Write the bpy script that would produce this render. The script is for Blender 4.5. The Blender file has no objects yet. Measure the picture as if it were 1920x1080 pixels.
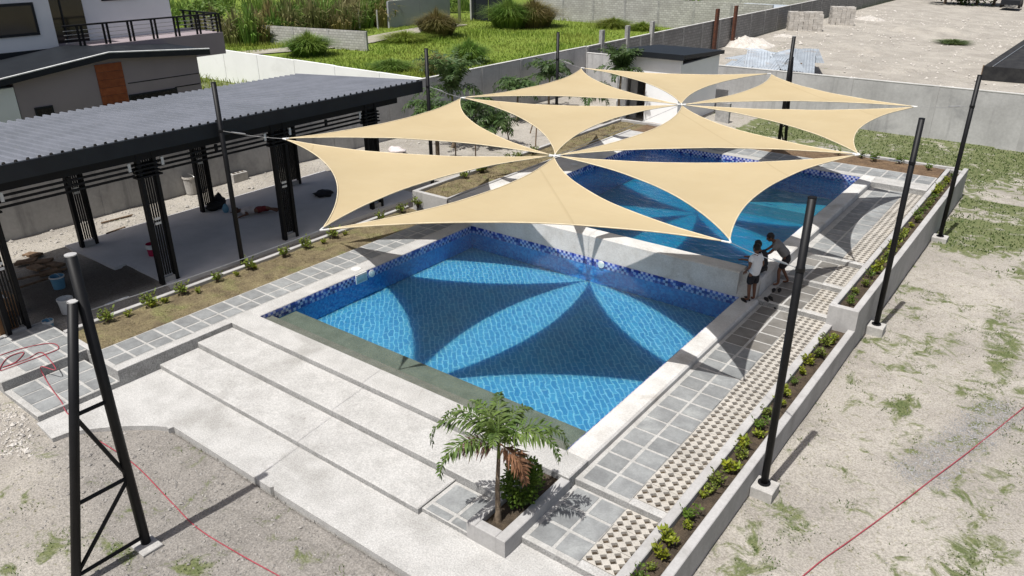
import bpy, bmesh, math, random
from mathutils import Vector, Matrix, noise
random.seed(7)
scene = bpy.context.scene
C = scene.collection
# ---------------------------------------------------------------- camera
F_PX, PITCH, ROLL, YAW, CAM_H = 1433.3, math.radians(24.713), math.radians(-0.138), math.radians(-37.132), 8.0
fw = Vector((math.sin(YAW)*math.cos(PITCH), math.cos(YAW)*math.cos(PITCH), -math.sin(PITCH)))
r0 = Vector((math.cos(YAW), -math.sin(YAW), 0)); u0 = r0.cross(fw)
rt = r0*math.cos(ROLL)+u0*math.sin(ROLL); up = -r0*math.sin(ROLL)+u0*math.cos(ROLL)
cam_d = bpy.data.cameras.new('camera'); cam = bpy.data.objects.new('camera', cam_d); C.objects.link(cam)
cam.matrix_world = Matrix(((rt.x, up.x, -fw.x, 0), (rt.y, up.y, -fw.y, 0), (rt.z, up.z, -fw.z, CAM_H), (0, 0, 0, 1)))
cam_d.sensor_width = 36; cam_d.lens = F_PX/1920*36; cam_d.clip_end = 1500
scene.camera = cam
# ---------------------------------------------------------------- sky, sun, exposure
SUN_EL, SUN_AZ = math.radians(66.4), math.radians(4)
world = bpy.data.worlds.new('World'); scene.world = world; world.use_nodes = True
wn = world.node_tree.nodes; wl = world.node_tree.links
sky = wn.new('ShaderNodeTexSky'); sky.sky_type = 'NISHITA'; sky.sun_disc = False
sky.sun_elevation = SUN_EL; sky.sun_rotation = math.radians(184); sky.dust_density = 4.0; sky.ozone_density = .7
wn['Background'].inputs['Strength'].default_value = 0.082
wl.new(sky.outputs[0], wn['Background'].inputs['Color'])
sl = bpy.data.lights.new('sun', 'SUN'); sl.energy = 4.9; sl.angle = math.radians(0.53); sl.color = (1, 0.98, 0.945)
sun = bpy.data.objects.new('sun', sl); C.objects.link(sun)
LD = Vector((math.sin(SUN_AZ)*math.cos(SUN_EL), math.cos(SUN_AZ)*math.cos(SUN_EL), -math.sin(SUN_EL)))
sun.rotation_euler = LD.to_track_quat('-Z', 'Y').to_euler(); sun.location = (0, -20, 40)
vs = scene.view_settings; vs.view_transform = 'Standard'; vs.look = 'None'; vs.exposure = 0.06; vs.gamma = 1
# ---------------------------------------------------------------- photo pixel -> place helpers
def ray(x, y): return fw + rt*((x-960)/F_PX) + up*((540-y)/F_PX)
def pz(x, y, z=0.0):
    d = ray(x, y); t = (z-CAM_H)/d.z; return Vector((d.x*t, d.y*t, z))
def pX(x, y, X):
    d = ray(x, y); t = X/d.x; return Vector((X, d.y*t, CAM_H+d.z*t))
def pY(x, y, Y):
    d = ray(x, y); t = Y/d.y; return Vector((d.x*t, Y, CAM_H+d.z*t))
# ---------------------------------------------------------------- materials
def nt(name):
    m = bpy.data.materials.new(name); m.use_nodes = True
    return m, m.node_tree.nodes, m.node_tree.links, m.node_tree.nodes['Principled BSDF']
def mixc(n, l, a, b, f, mode='MIX'):
    x = n.new('ShaderNodeMix'); x.data_type = 'RGBA'; x.blend_type = mode
    for sock, v in ((x.inputs[6], a), (x.inputs[7], b), (x.inputs[0], f)):
        if hasattr(v, 'links') or hasattr(v, 'is_linked'): l.new(v, sock)
        elif isinstance(v, (tuple, list)): sock.default_value = (*v[:3], 1)
        else: sock.default_value = v
    return x.outputs[2]
def mth(n, l, op, a, b=0.0, clamp=False):
    x = n.new('ShaderNodeMath'); x.operation = op; x.use_clamp = clamp
    for sock, v in ((x.inputs[0], a), (x.inputs[1], b)):
        if hasattr(v, 'is_linked'): l.new(v, sock)
        else: sock.default_value = v
    return x.outputs[0]
def nz(n, l, vec, scale, detail=4, rough=.55, dist=0):
    x = n.new('ShaderNodeTexNoise'); x.inputs['Scale'].default_value = scale; x.inputs['Detail'].default_value = detail
    x.inputs['Roughness'].default_value = rough; x.inputs['Distortion'].default_value = dist
    l.new(vec, x.inputs['Vector']); return x.outputs['Fac']
def ramp(n, l, fac, lo, hi):
    x = n.new('ShaderNodeMapRange'); x.interpolation_type = 'SMOOTHSTEP'
    x.inputs['From Min'].default_value = lo; x.inputs['From Max'].default_value = hi
    l.new(fac, x.inputs['Value']); return x.outputs['Result']
def posn(n): return n.new('ShaderNodeNewGeometry').outputs['Position']
MT = {}
def pm(name, c1, c2=None, scale=3.0, rough=.85, bump=.0, bscale=40, spec=.3, metal=0, speck=0, sscale=45, stain=None, stscale=.8, rnd=0, dirt=None, streak=None):
    """procedural surface: two tones, fine speckle, blotchy stains, per-object tone"""
    m, n, l, b = nt(name); P = posn(n)
    c2 = c2 or tuple(v*.8 for v in c1)
    col = mixc(n, l, c1, c2, ramp(n, l, nz(n, l, P, scale, 6, .6), .35, .68))
    if stain:
        col = mixc(n, l, col, stain, mth(n, l, 'MULTIPLY', ramp(n, l, nz(n, l, P, stscale, 7, .65, .4), .52, .72), .75))
    if streak:
        mz = n.new('ShaderNodeMapping'); mz.inputs['Scale'].default_value = (1, 1, .1); l.new(P, mz.inputs['Vector'])
        col = mixc(n, l, col, streak, mth(n, l, 'MULTIPLY', ramp(n, l, nz(n, l, mz.outputs[0], 1.6, 7, .68, .3), .52, .72), .6))
    if dirt:
        col = mixc(n, l, col, dirt, mth(n, l, 'MULTIPLY', ramp(n, l, nz(n, l, P, 2.6, 9, .72, .6), .6, .74), .7))
    if speck:
        f = ramp(n, l, nz(n, l, P, sscale, 3, .7), .3, .7)
        g = mth(n, l, 'ADD', mth(n, l, 'MULTIPLY', f, 2*speck), 1-speck)
        cc = n.new('ShaderNodeCombineColor')
        for i in range(3): l.new(g, cc.inputs[i])
        col = mixc(n, l, col, cc.outputs[0], 1.0, 'MULTIPLY')
    if rnd:
        oi = n.new('ShaderNodeObjectInfo'); g = mth(n, l, 'ADD', mth(n, l, 'MULTIPLY', oi.outputs['Random'], 2*rnd), 1-rnd)
        cc = n.new('ShaderNodeCombineColor')
        for i in range(3): l.new(g, cc.inputs[i])
        col = mixc(n, l, col, cc.outputs[0], 1.0, 'MULTIPLY')
    l.new(col, b.inputs['Base Color'])
    b.inputs['Roughness'].default_value = rough; b.inputs['Metallic'].default_value = metal
    b.inputs['Specular IOR Level'].default_value = spec
    if bump:
        bp = n.new('ShaderNodeBump'); bp.inputs['Strength'].default_value = bump; bp.inputs['Distance'].default_value = .02
        l.new(nz(n, l, P, bscale, 5, .65), bp.inputs['Height']); l.new(bp.outputs[0], b.inputs['Normal'])
    MT[name] = m; return m
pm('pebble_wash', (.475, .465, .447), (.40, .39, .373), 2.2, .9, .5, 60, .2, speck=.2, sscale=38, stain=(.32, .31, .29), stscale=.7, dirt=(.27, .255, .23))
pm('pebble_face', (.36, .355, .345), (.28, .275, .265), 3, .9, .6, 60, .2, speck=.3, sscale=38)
pm('coping_concrete', (.60, .59, .57), (.50, .485, .46), 1.6, .85, .3, 40, .25, speck=.1, sscale=30, stain=(.38, .35, .31), stscale=1.1, dirt=(.24, .215, .185))
pm('plaster', (.43, .425, .42), (.35, .345, .34), 1.1, .9, .15, 30, .2, speck=.05, sscale=20, stain=(.28, .275, .27), stscale=.5)
pm('plaster_light', (.44, .43, .42), (.37, .36, .35), 1.5, .9, .15, 30, .2, speck=.06, sscale=25, stain=(.31, .30, .285), stscale=.9, streak=(.27, .26, .25), dirt=(.27, .26, .245))
pm('wall_plaster', (.46, .455, .45), (.37, .365, .36), .55, .9, .2, 12, .2, speck=.06, sscale=9, stain=(.24, .24, .245), stscale=.35, streak=(.19, .19, .19))
pm('wall_cap', (.60, .59, .57), (.48, .47, .45), 2, .9, .2, 30)
pm('white_paint', (.90, .90, .90), (.86, .86, .86), .7, .7, .05, 20, .3, stain=(.77, .77, .76), stscale=.4)
pm('paver_stone', (.25, .257, .255), (.195, .20, .20), 4, .8, .25, 40, .3, speck=.08, sscale=30, rnd=.13, stain=(.36, .37, .36), stscale=1.5)
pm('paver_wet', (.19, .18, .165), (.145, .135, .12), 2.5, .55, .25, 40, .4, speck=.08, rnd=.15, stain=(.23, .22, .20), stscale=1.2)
pm('mortar', (.45, .44, .42), (.37, .36, .34), 4, .95, .4, 60, speck=.15, sscale=40)
pm('grid_paver_concrete', (.46, .43, .385), (.38, .355, .315), 3, .95, .4, 50, .2, speck=.1, rnd=.08, stain=(.40, .36, .30), stscale=1.6)
pm('dark_soil', (.085, .065, .045), (.05, .04, .03), 6, .95, .9, 25, .1, speck=.3)
pm('garden_soil', (.20, .165, .095), (.12, .095, .06), 2.5, .95, 1.0, 22, .1, speck=.35, sscale=25, stain=(.17, .18, .07), stscale=1.2)
pm('brown_soil', (.17, .115, .07), (.11, .075, .05), 2.5, .95, 1.0, 22, .1, speck=.35, sscale=20, stain=(.2, .15, .09))
pm('black_steel', (.006, .006, .007), (.009, .009, .010), 3, .5, .05, 60, .25)
pm('black_steel_matte', (.008, .008, .009), (.006, .006, .007), 3, .6, .05, 60, .2)
pm('roof_metal', (.185, .195, .225), (.155, .165, .19), 1.2, .45, 0, 10, .4, stain=(.135, .145, .165), stscale=.35, dirt=(.22, .22, .22))
pm('fascia_metal', (.014, .017, .021), (.011, .013, .017), 2, .5, 0, 10, .3)
pm('floor_cement', (.55, .54, .54), (.48, .475, .475), 1.2, .8, .15, 25, .25, speck=.05, stain=(.41, .405, .40), stscale=.5)
pm('white_plate', (.72, .72, .70), None, 4, .6)
pm('steel_wire', (.55, .55, .54), (.4, .4, .4), 8, .35, 0, 1, .5, .7)
pm('white_strap', (.78, .77, .74), None, 8, .7)
pm('footing_concrete', (.46, .445, .42), (.37, .355, .335), 5, .9, .4, 40, speck=.1, stain=(.44, .40, .35))
pm('grey_wall_paint', (.31, .262, .275), (.285, .24, .252), .6, .8, .05, 20)
pm('house_white', (.78, .79, .80), (.73, .74, .75), .5, .7, .04, 15)
pm('wood_cladding', (.30, .085, .03), (.22, .055, .02), 6, .6, .15, 30, .3, rnd=.14)
pm('dark_glass', (.012, .010, .010), (.02, .016, .014), 1, .12, 0, 1, .6)
pm('rough_block', (.36, .355, .345), (.27, .265, .26), 1.5, .95, .6, 9, .2, speck=.18, sscale=8, stain=(.2, .2, .19), stscale=.6)
pm('rust_steel', (.12, .045, .025), (.07, .03, .02), 5, .8, .2, 40)
pm('sheet_metal', (.40, .44, .48), (.31, .34, .37), 1.5, .5, .1, 10, .4, rnd=.18, stain=(.3, .25, .2))
pm('rubble', (.52, .49, .45), (.40, .37, .33), 3, .95, .7, 12, speck=.2, sscale=12, rnd=.12)
pm('old_wood', (.20, .13, .08), (.12, .08, .05), 8, .8, .3, 30, rnd=.2)
pm('cardboard', (.30, .17, .085), (.24, .13, .065), 5, .8, .1, 30, rnd=.1)
pm('skin', (.16, .075, .045), (.13, .06, .037), 9, .55, 0, 1, .35)
pm('hair_black', (.008, .007, .007), (.012, .010, .010), 30, .5, .4, 90, .35)
pm('shirt_white', (.74, .75, .77), (.66, .67, .70), 9, .8, .3, 18)
pm('shirt_grey', (.20, .195, .195), (.15, .145, .145), 9, .8, .3, 18)
pm('shorts_dark', (.014, .014, .018), (.022, .022, .026), 9, .8, .3, 18)
pm('shirt_pale_pink', (.66, .60, .59), (.56, .50, .49), 9, .8, .4, 18)
pm('cloth_red', (.20, .03, .03), (.13, .02, .02), 9, .8, .4, 18)
pm('rubber_black', (.015, .014, .014), None, 5, .6)
pm('hose_red', (.36, .06, .08), (.28, .045, .06), 5, .45, 0, 1, .4)
pm('plastic_red', (.42, .02, .07), None, 5, .4)
pm('plastic_white', (.68, .68, .66), (.6, .6, .58), 5, .45)
pm('plastic_blue', (.13, .30, .42), (.10, .24, .36), 5, .4)
pm('pool_bench', (.19, .165, .135), (.15, .13, .105), 3, .8, .4, 40, speck=.25)
pm('pool_bench_green', (.15, .15, .115), (.115, .118, .09), 3, .8, .4, 40, speck=.2)
pm('net_black', (.018, .018, .02), (.035, .035, .035), 2, .9, .5, 6)
pm('trunk_bark', (.22, .17, .12), (.13, .095, .065), 12, .9, .8, 30)
pm('trunk_stake', (.14, .10, .07), (.09, .065, .045), 12, .9, .5, 30)
pm('far_plaster', (.33, .34, .36), (.28, .29, .31), .3, .9, .1, 5, stain=(.24, .25, .26), stscale=.3)
def leafm(name, c1, c2, scale=1.5, tr=.3, rnd=.15):
    m, n, l, b = nt(name); P = posn(n)
    col = mixc(n, l, c1, c2, ramp(n, l, nz(n, l, P, scale, 4, .7), .35, .65))
    oi = n.new('ShaderNodeObjectInfo'); g = mth(n, l, 'ADD', mth(n, l, 'MULTIPLY', oi.outputs['Random'], 2*rnd), 1-rnd)
    ge = n.new('ShaderNodeNewGeometry'); g2 = mth(n, l, 'ADD', mth(n, l, 'MULTIPLY', ge.outputs['Random Per Island'], .7), .65)
    g = mth(n, l, 'MULTIPLY', g, g2)
    cc = n.new('ShaderNodeCombineColor')
    for i in range(3): l.new(g, cc.inputs[i])
    col = mixc(n, l, col, cc.outputs[0], 1.0, 'MULTIPLY')
    l.new(col, b.inputs['Base Color']); b.inputs['Roughness'].default_value = .55; b.inputs['Specular IOR Level'].default_value = .35
    t = n.new('ShaderNodeBsdfTranslucent'); l.new(col, t.inputs['Color'])
    mx = n.new('ShaderNodeMixShader'); mx.inputs[0].default_value = tr
    l.new(b.outputs[0], mx.inputs[1]); l.new(t.outputs[0], mx.inputs[2])
    l.new(mx.outputs[0], n['Material Output'].inputs['Surface']); MT[name] = m
leafm('palm_leaf', (.085, .15, .03), (.125, .18, .04), 3)
leafm('palm_leaf_far', (.05, .10, .028), (.09, .14, .04), 2)
leafm('dead_frond', (.26, .13, .07), (.18, .10, .06), 5)
leafm('dry_frond', (.28, .17, .13), (.20, .13, .10), 5)
leafm('shrub_leaf', (.075, .14, .018), (.13, .20, .028), 8)
leafm('yellow_leaf', (.28, .29, .02), (.18, .24, .025), 8)
leafm('green_leaf', (.13, .19, .028), (.19, .22, .035), 8)
leafm('field_grass', (.155, .235, .03), (.235, .265, .05), .16, .4)
leafm('lawn_blade', (.075, .12, .035), (.115, .145, .05), 1.2)
leafm('reed_leaf', (.19, .21, .07), (.32, .28, .135), .35, .4)
leafm('reed_green', (.12, .22, .04), (.18, .25, .05), .5, .4)
leafm('reed_brown', (.17, .16, .05), (.24, .19, .08), .5)
leafm('tree_leaf', (.03, .06, .015), (.05, .09, .02), .8)
# sail fabric
m, n, l, b = nt('sail_fabric'); P = posn(n)
tc = n.new('ShaderNodeTexCoord')
wv = n.new('ShaderNodeTexWave'); wv.inputs['Scale'].default_value = .9; wv.inputs['Distortion'].default_value = .3; wv.inputs['Detail'].default_value = 1
l.new(P, wv.inputs['Vector'])
col = mixc(n, l, (.515, .415, .252), (.49, .39, .232), ramp(n, l, nz(n, l, P, .9, 5, .6), .3, .7))
col = mixc(n, l, col, (.495, .40, .25), mth(n, l, 'MULTIPLY', wv.outputs['Fac'], .18))
l.new(col, b.inputs['Base Color']); b.inputs['Roughness'].default_value = .9; b.inputs['Specular IOR Level'].default_value = .12
t = n.new('ShaderNodeBsdfTranslucent'); l.new(col, t.inputs['Color'])
sm = n.new('ShaderNodeTexWave'); sm.wave_type = 'BANDS'; sm.bands_direction = 'DIAGONAL'; sm.wave_profile = 'SAW'; sm.inputs['Scale'].default_value = .085; l.new(P, sm.inputs['Vector'])
seam = ramp(n, l, sm.outputs['Fac'], .985, .998)
col = mixc(n, l, col, (.40, .31, .18), mth(n, l, 'MULTIPLY', seam, .5)); l.new(col, b.inputs['Base Color'])
bp = n.new('ShaderNodeBump'); bp.inputs['Strength'].default_value = .35; bp.inputs['Distance'].default_value = .03
mpw = n.new('ShaderNodeMapping'); mpw.inputs['Scale'].default_value = (.5, 3.2, 1); mpw.inputs['Rotation'].default_value = (0, 0, .5); l.new(P, mpw.inputs['Vector'])
l.new(nz(n, l, mpw.outputs[0], .8, 3, .5, .4), bp.inputs['Height']); l.new(bp.outputs[0], b.inputs['Normal'])
mx = n.new('ShaderNodeMixShader'); mx.inputs[0].default_value = .14
l.new(b.outputs[0], mx.inputs[1]); l.new(t.outputs[0], mx.inputs[2]); l.new(mx.outputs[0], n['Material Output'].inputs['Surface'])
MT['sail_fabric'] = m
# mosaic: random small tiles laid on a grid of the face's own plane (axes chosen by normal)
def mosaic(name, cols, size, grout, gw=.08, dist=0.0, check=None):
    m, n, l, b = nt(name); P = posn(n)
    v = P
    if dist:
        nn = n.new('ShaderNodeTexNoise'); nn.inputs['Scale'].default_value = 2.2; nn.inputs['Detail'].default_value = 3; l.new(P, nn.inputs['Vector'])
        s = n.new('ShaderNodeVectorMath'); s.operation = 'SUBTRACT'; l.new(nn.outputs['Color'], s.inputs[0]); s.inputs[1].default_value = (.5, .5, .5)
        s2 = n.new('ShaderNodeVectorMath'); s2.operation = 'SCALE'; l.new(s.outputs[0], s2.inputs[0]); s2.inputs['Scale'].default_value = dist
        s3 = n.new('ShaderNodeVectorMath'); s3.operation = 'ADD'; l.new(P, s3.inputs[0]); l.new(s2.outputs[0], s3.inputs[1]); v = s3.outputs[0]
    d = n.new('ShaderNodeVectorMath'); d.operation = 'SCALE'; l.new(v, d.inputs[0]); d.inputs['Scale'].default_value = 1/size
    o = n.new('ShaderNodeVectorMath'); o.operation = 'ADD'; l.new(d.outputs[0], o.inputs[0]); o.inputs[1].default_value = (.37, .41, .45)
    fl = n.new('ShaderNodeVectorMath'); fl.operation = 'FLOOR'; l.new(o.outputs[0], fl.inputs[0])
    w = n.new('ShaderNodeTexWhiteNoise'); l.new(fl.outputs[0], w.inputs['Vector'])
    r = n.new('ShaderNodeValToRGB'); r.color_ramp.interpolation = 'CONSTANT'
    while len(r.color_ramp.elements) < len(cols): r.color_ramp.elements.new(.5)
    for i, (p, c) in enumerate(cols): r.color_ramp.elements[i].position = p; r.color_ramp.elements[i].color = (*c, 1)
    l.new(w.outputs['Value'], r.inputs[0])
    colr = r.outputs[0]
    if check:
        sx = n.new('ShaderNodeSeparateXYZ'); l.new(fl.outputs[0], sx.inputs[0])
        par = mth(n, l, 'MODULO', mth(n, l, 'ABSOLUTE', mth(n, l, 'ADD', mth(n, l, 'ADD', sx.outputs[0], sx.outputs[1]), sx.outputs[2])), 2.0)
        colr = mixc(n, l, colr, check, mth(n, l, 'MULTIPLY', ramp(n, l, par, .4, .6), ramp(n, l, w.outputs['Value'], .18, .22)))
    l.new(colr, b.inputs['Base Color'])
    b.inputs['Roughness'].default_value = .25; MT[name] = m
mosaic('band_mosaic', [(0, (.03, .045, .27)), (.3, (.07, .11, .42)), (.7, (.11, .16, .50)), (.86, (.02, .03, .17))], .072, (.3, .3, .4), check=(.50, .51, .70))
mosaic('wall_mosaic', [(0, (.04, .22, .52)), (.4, (.055, .29, .60)), (.75, (.035, .17, .46))], .055, (.3, .3, .4))
# pool floor: blend of blue glass tiles in a staggered herringbone-like layout, seen through the moving surface
def pool_floor(name, ca, cb, cc_, blur=.8):
    m, n, l, b = nt(name); P = posn(n)
    nn = n.new('ShaderNodeTexNoise'); nn.inputs['Scale'].default_value = 3.0; nn.inputs['Detail'].default_value = 3; l.new(P, nn.inputs['Vector'])
    s = n.new('ShaderNodeVectorMath'); s.operation = 'SUBTRACT'; l.new(nn.outputs['Color'], s.inputs[0]); s.inputs[1].default_value = (.5, .5, .5)
    s2 = n.new('ShaderNodeVectorMath'); s2.operation = 'SCALE'; l.new(s.outputs[0], s2.inputs[0]); s2.inputs['Scale'].default_value = .19
    s3 = n.new('ShaderNodeVectorMath'); s3.operation = 'ADD'; l.new(P, s3.inputs[0]); l.new(s2.outputs[0], s3.inputs[1])
    mp = n.new('ShaderNodeMapping'); mp.inputs['Rotation'].default_value = (0, 0, math.radians(45)); l.new(s3.outputs[0], mp.inputs['Vector'])
    br = n.new('ShaderNodeTexBrick'); br.inputs['Scale'].default_value = 1; br.inputs['Brick Width'].default_value = .34; br.inputs['Row Height'].default_value = .12
    br.inputs['Mortar Size'].default_value = .022; br.inputs['Mortar Smooth'].default_value = .8; br.inputs['Bias'].default_value = -.1
    br.inputs['Color1'].default_value = (*ca, 1); br.inputs['Color2'].default_value = (*cb, 1); br.inputs['Mortar'].default_value = (*cc_, 1)
    l.new(mp.outputs[0], br.inputs['Vector'])
    col = mixc(n, l, br.outputs['Color'], cb, mth(n, l, 'MULTIPLY', ramp(n, l, nz(n, l, P, 5, 3), .4, .7), .45))
    l.new(col, b.inputs['Base Color']); b.inputs['Roughness'].default_value = .4
    b.inputs['Subsurface Weight'].default_value = .85; b.inputs['Subsurface Radius'].default_value = (.25, .6, 1.0); b.inputs['Subsurface Scale'].default_value = blur; MT[name] = m
pool_floor('pool_floor_mosaic', (.06, .26, .44), (.036, .19, .37), (.18, .41, .54), 1.1)
pool_floor('pool_floor_deep', (.02, .26, .40), (.015, .20, .35), (.03, .30, .43), 2.2)
def water(name, tint, wscale, wstr, rough):
    m, n, l, b = nt(name); P = posn(n); n.remove(b)
    tr = n.new('ShaderNodeBsdfTransparent'); tr.inputs['Color'].default_value = (*tint, 1)
    gl = n.new('ShaderNodeBsdfGlossy'); gl.inputs['Roughness'].default_value = rough; gl.inputs['Color'].default_value = (1, 1, 1, 1)
    fr = n.new('ShaderNodeFresnel'); fr.inputs['IOR'].default_value = 1.33
    bp = n.new('ShaderNodeBump'); bp.inputs['Strength'].default_value = wstr; bp.inputs['Distance'].default_value = .05
    mp = n.new('ShaderNodeMapping'); mp.inputs['Scale'].default_value = (1, 1.9, 1); mp.inputs['Rotation'].default_value = (0, 0, .65); l.new(P, mp.inputs['Vector'])
    l.new(nz(n, l, mp.outputs[0], wscale, 4, .6, .6), bp.inputs['Height'])
    l.new(bp.outputs[0], gl.inputs['Normal']); l.new(bp.outputs[0], fr.inputs['Normal'])
    mx = n.new('ShaderNodeMixShader'); l.new(fr.outputs[0], mx.inputs[0]); l.new(tr.outputs[0], mx.inputs[1]); l.new(gl.outputs[0], mx.inputs[2])
    l.new(mx.outputs[0], n['Material Output'].inputs['Surface']); MT[name] = m
water('water_calm', (.86, .95, .97), 2.6, .35, .03)
water('water_rippled', (.42, .76, .85), 1.7, 1.3, .05)
# block courses
def blockm(name, c1, c2, mo, w=.4, h=.2):
    m, n, l, b = nt(name); P = posn(n)
    br = n.new('ShaderNodeTexBrick'); br.inputs['Scale'].default_value = 1; br.inputs['Brick Width'].default_value = w; br.inputs['Row Height'].default_value = h
    br.inputs['Mortar Size'].default_value = .018; br.inputs['Color1'].default_value = (*c1, 1); br.inputs['Color2'].default_value = (*c2, 1); br.inputs['Mortar'].default_value = (*mo, 1)
    sp = n.new('ShaderNodeSeparateXYZ'); l.new(P, sp.inputs[0]); cb = n.new('ShaderNodeCombineXYZ')
    l.new(mth(n, l, 'ADD', sp.outputs[0], sp.outputs[1]), cb.inputs[0]); l.new(sp.outputs[2], cb.inputs[1]); l.new(cb.outputs[0], br.inputs['Vector'])
    col = mixc(n, l, br.outputs['Color'], mo, mth(n, l, 'MULTIPLY', ramp(n, l, nz(n, l, P, .6, 6), .45, .7), .6))
    l.new(col, b.inputs['Base Color']); b.inputs['Roughness'].default_value = .95
    bp = n.new('ShaderNodeBump'); bp.inputs['Strength'].default_value = .6; bp.inputs['Distance'].default_value = .03; l.new(br.outputs['Fac'], bp.inputs['Height']); bp.invert = True
    l.new(bp.outputs[0], b.inputs['Normal']); MT[name] = m
blockm('block_courses', (.30, .295, .285), (.23, .225, .22), (.17, .165, .16))
blockm('block_courses_pale', (.47, .46, .44), (.36, .35, .33), (.26, .25, .24))
# ground
m, n, l, b = nt('ground_dirt'); P = posn(n)
at = n.new('ShaderNodeAttribute'); at.attribute_name = 'mask'; sp = n.new('ShaderNodeSeparateColor'); l.new(at.outputs['Color'], sp.inputs[0])
n1 = nz(n, l, P, .5, 8, .65, .5); n2 = nz(n, l, P, 6, 6, .7); n3 = nz(n, l, P, 30, 3, .7); n4 = nz(n, l, P, 1.9, 8, .72, .8)
sand = mixc(n, l, (.40, .37, .325), (.305, .28, .247), ramp(n, l, n1, .35, .65))
sand = mixc(n, l, sand, (.30, .27, .235), mth(n, l, 'MULTIPLY', ramp(n, l, nz(n, l, P, .13, 6, .7, .9), .5, .75), .3))
sand = mixc(n, l, sand, (.44, .41, .365), mth(n, l, 'MULTIPLY', ramp(n, l, n2, .5, .8), .6))
grav = mixc(n, l, (.265, .245, .222), (.20, .185, .168), ramp(n, l, n4, .35, .65))
grav = mixc(n, l, grav, (.30, .28, .255), ramp(n, l, n3, .55, .8))
n5 = nz(n, l, P, 3.3, 9, .75, 1.2)
sand = mixc(n, l, sand, (.235, .21, .18), mth(n, l, 'MULTIPLY', ramp(n, l, n5, .54, .68), .6))
sand = mixc(n, l, sand, (.20, .19, .115), mth(n, l, 'MULTIPLY', ramp(n, l, nz(n, l, P, 9, 6, .7, .5), .57, .66), .7))
col = mixc(n, l, sand, grav, sp.outputs[1])
gra = mixc(n, l, (.10, .125, .05), (.165, .175, .085), ramp(n, l, n2, .3, .7))
gf = ramp(n, l, mth(n, l, 'ADD', sp.outputs[0], mth(n, l, 'MULTIPLY', mth(n, l, 'SUBTRACT', n4, .5), 3.4)), .34, .80)
gra = mixc(n, l, gra, (.155, .21, .034), ramp(n, l, sp.outputs[0], 1.05, 1.4))
col = mixc(n, l, col, gra, gf)
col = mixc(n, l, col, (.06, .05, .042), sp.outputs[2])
dk = mth(n, l, 'ADD', mth(n, l, 'MULTIPLY', ramp(n, l, n3, .3, .7), .5), .74)
cc = n.new('ShaderNodeCombineColor')
for i in range(3): l.new(dk, cc.inputs[i])
col = mixc(n, l, col, cc.outputs[0], 1.0, 'MULTIPLY')
l.new(col, b.inputs['Base Color']); b.inputs['Roughness'].default_value = .95; b.inputs['Specular IOR Level'].default_value = .15
bp = n.new('ShaderNodeBump'); bp.inputs['Strength'].default_value = .8; bp.inputs['Distance'].default_value = .05
l.new(mth(n, l, 'ADD', n4, mth(n, l, 'MULTIPLY', n3, .4)), bp.inputs['Height']); l.new(bp.outputs[0], b.inputs['Normal'])
MT['ground_dirt'] = m
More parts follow.
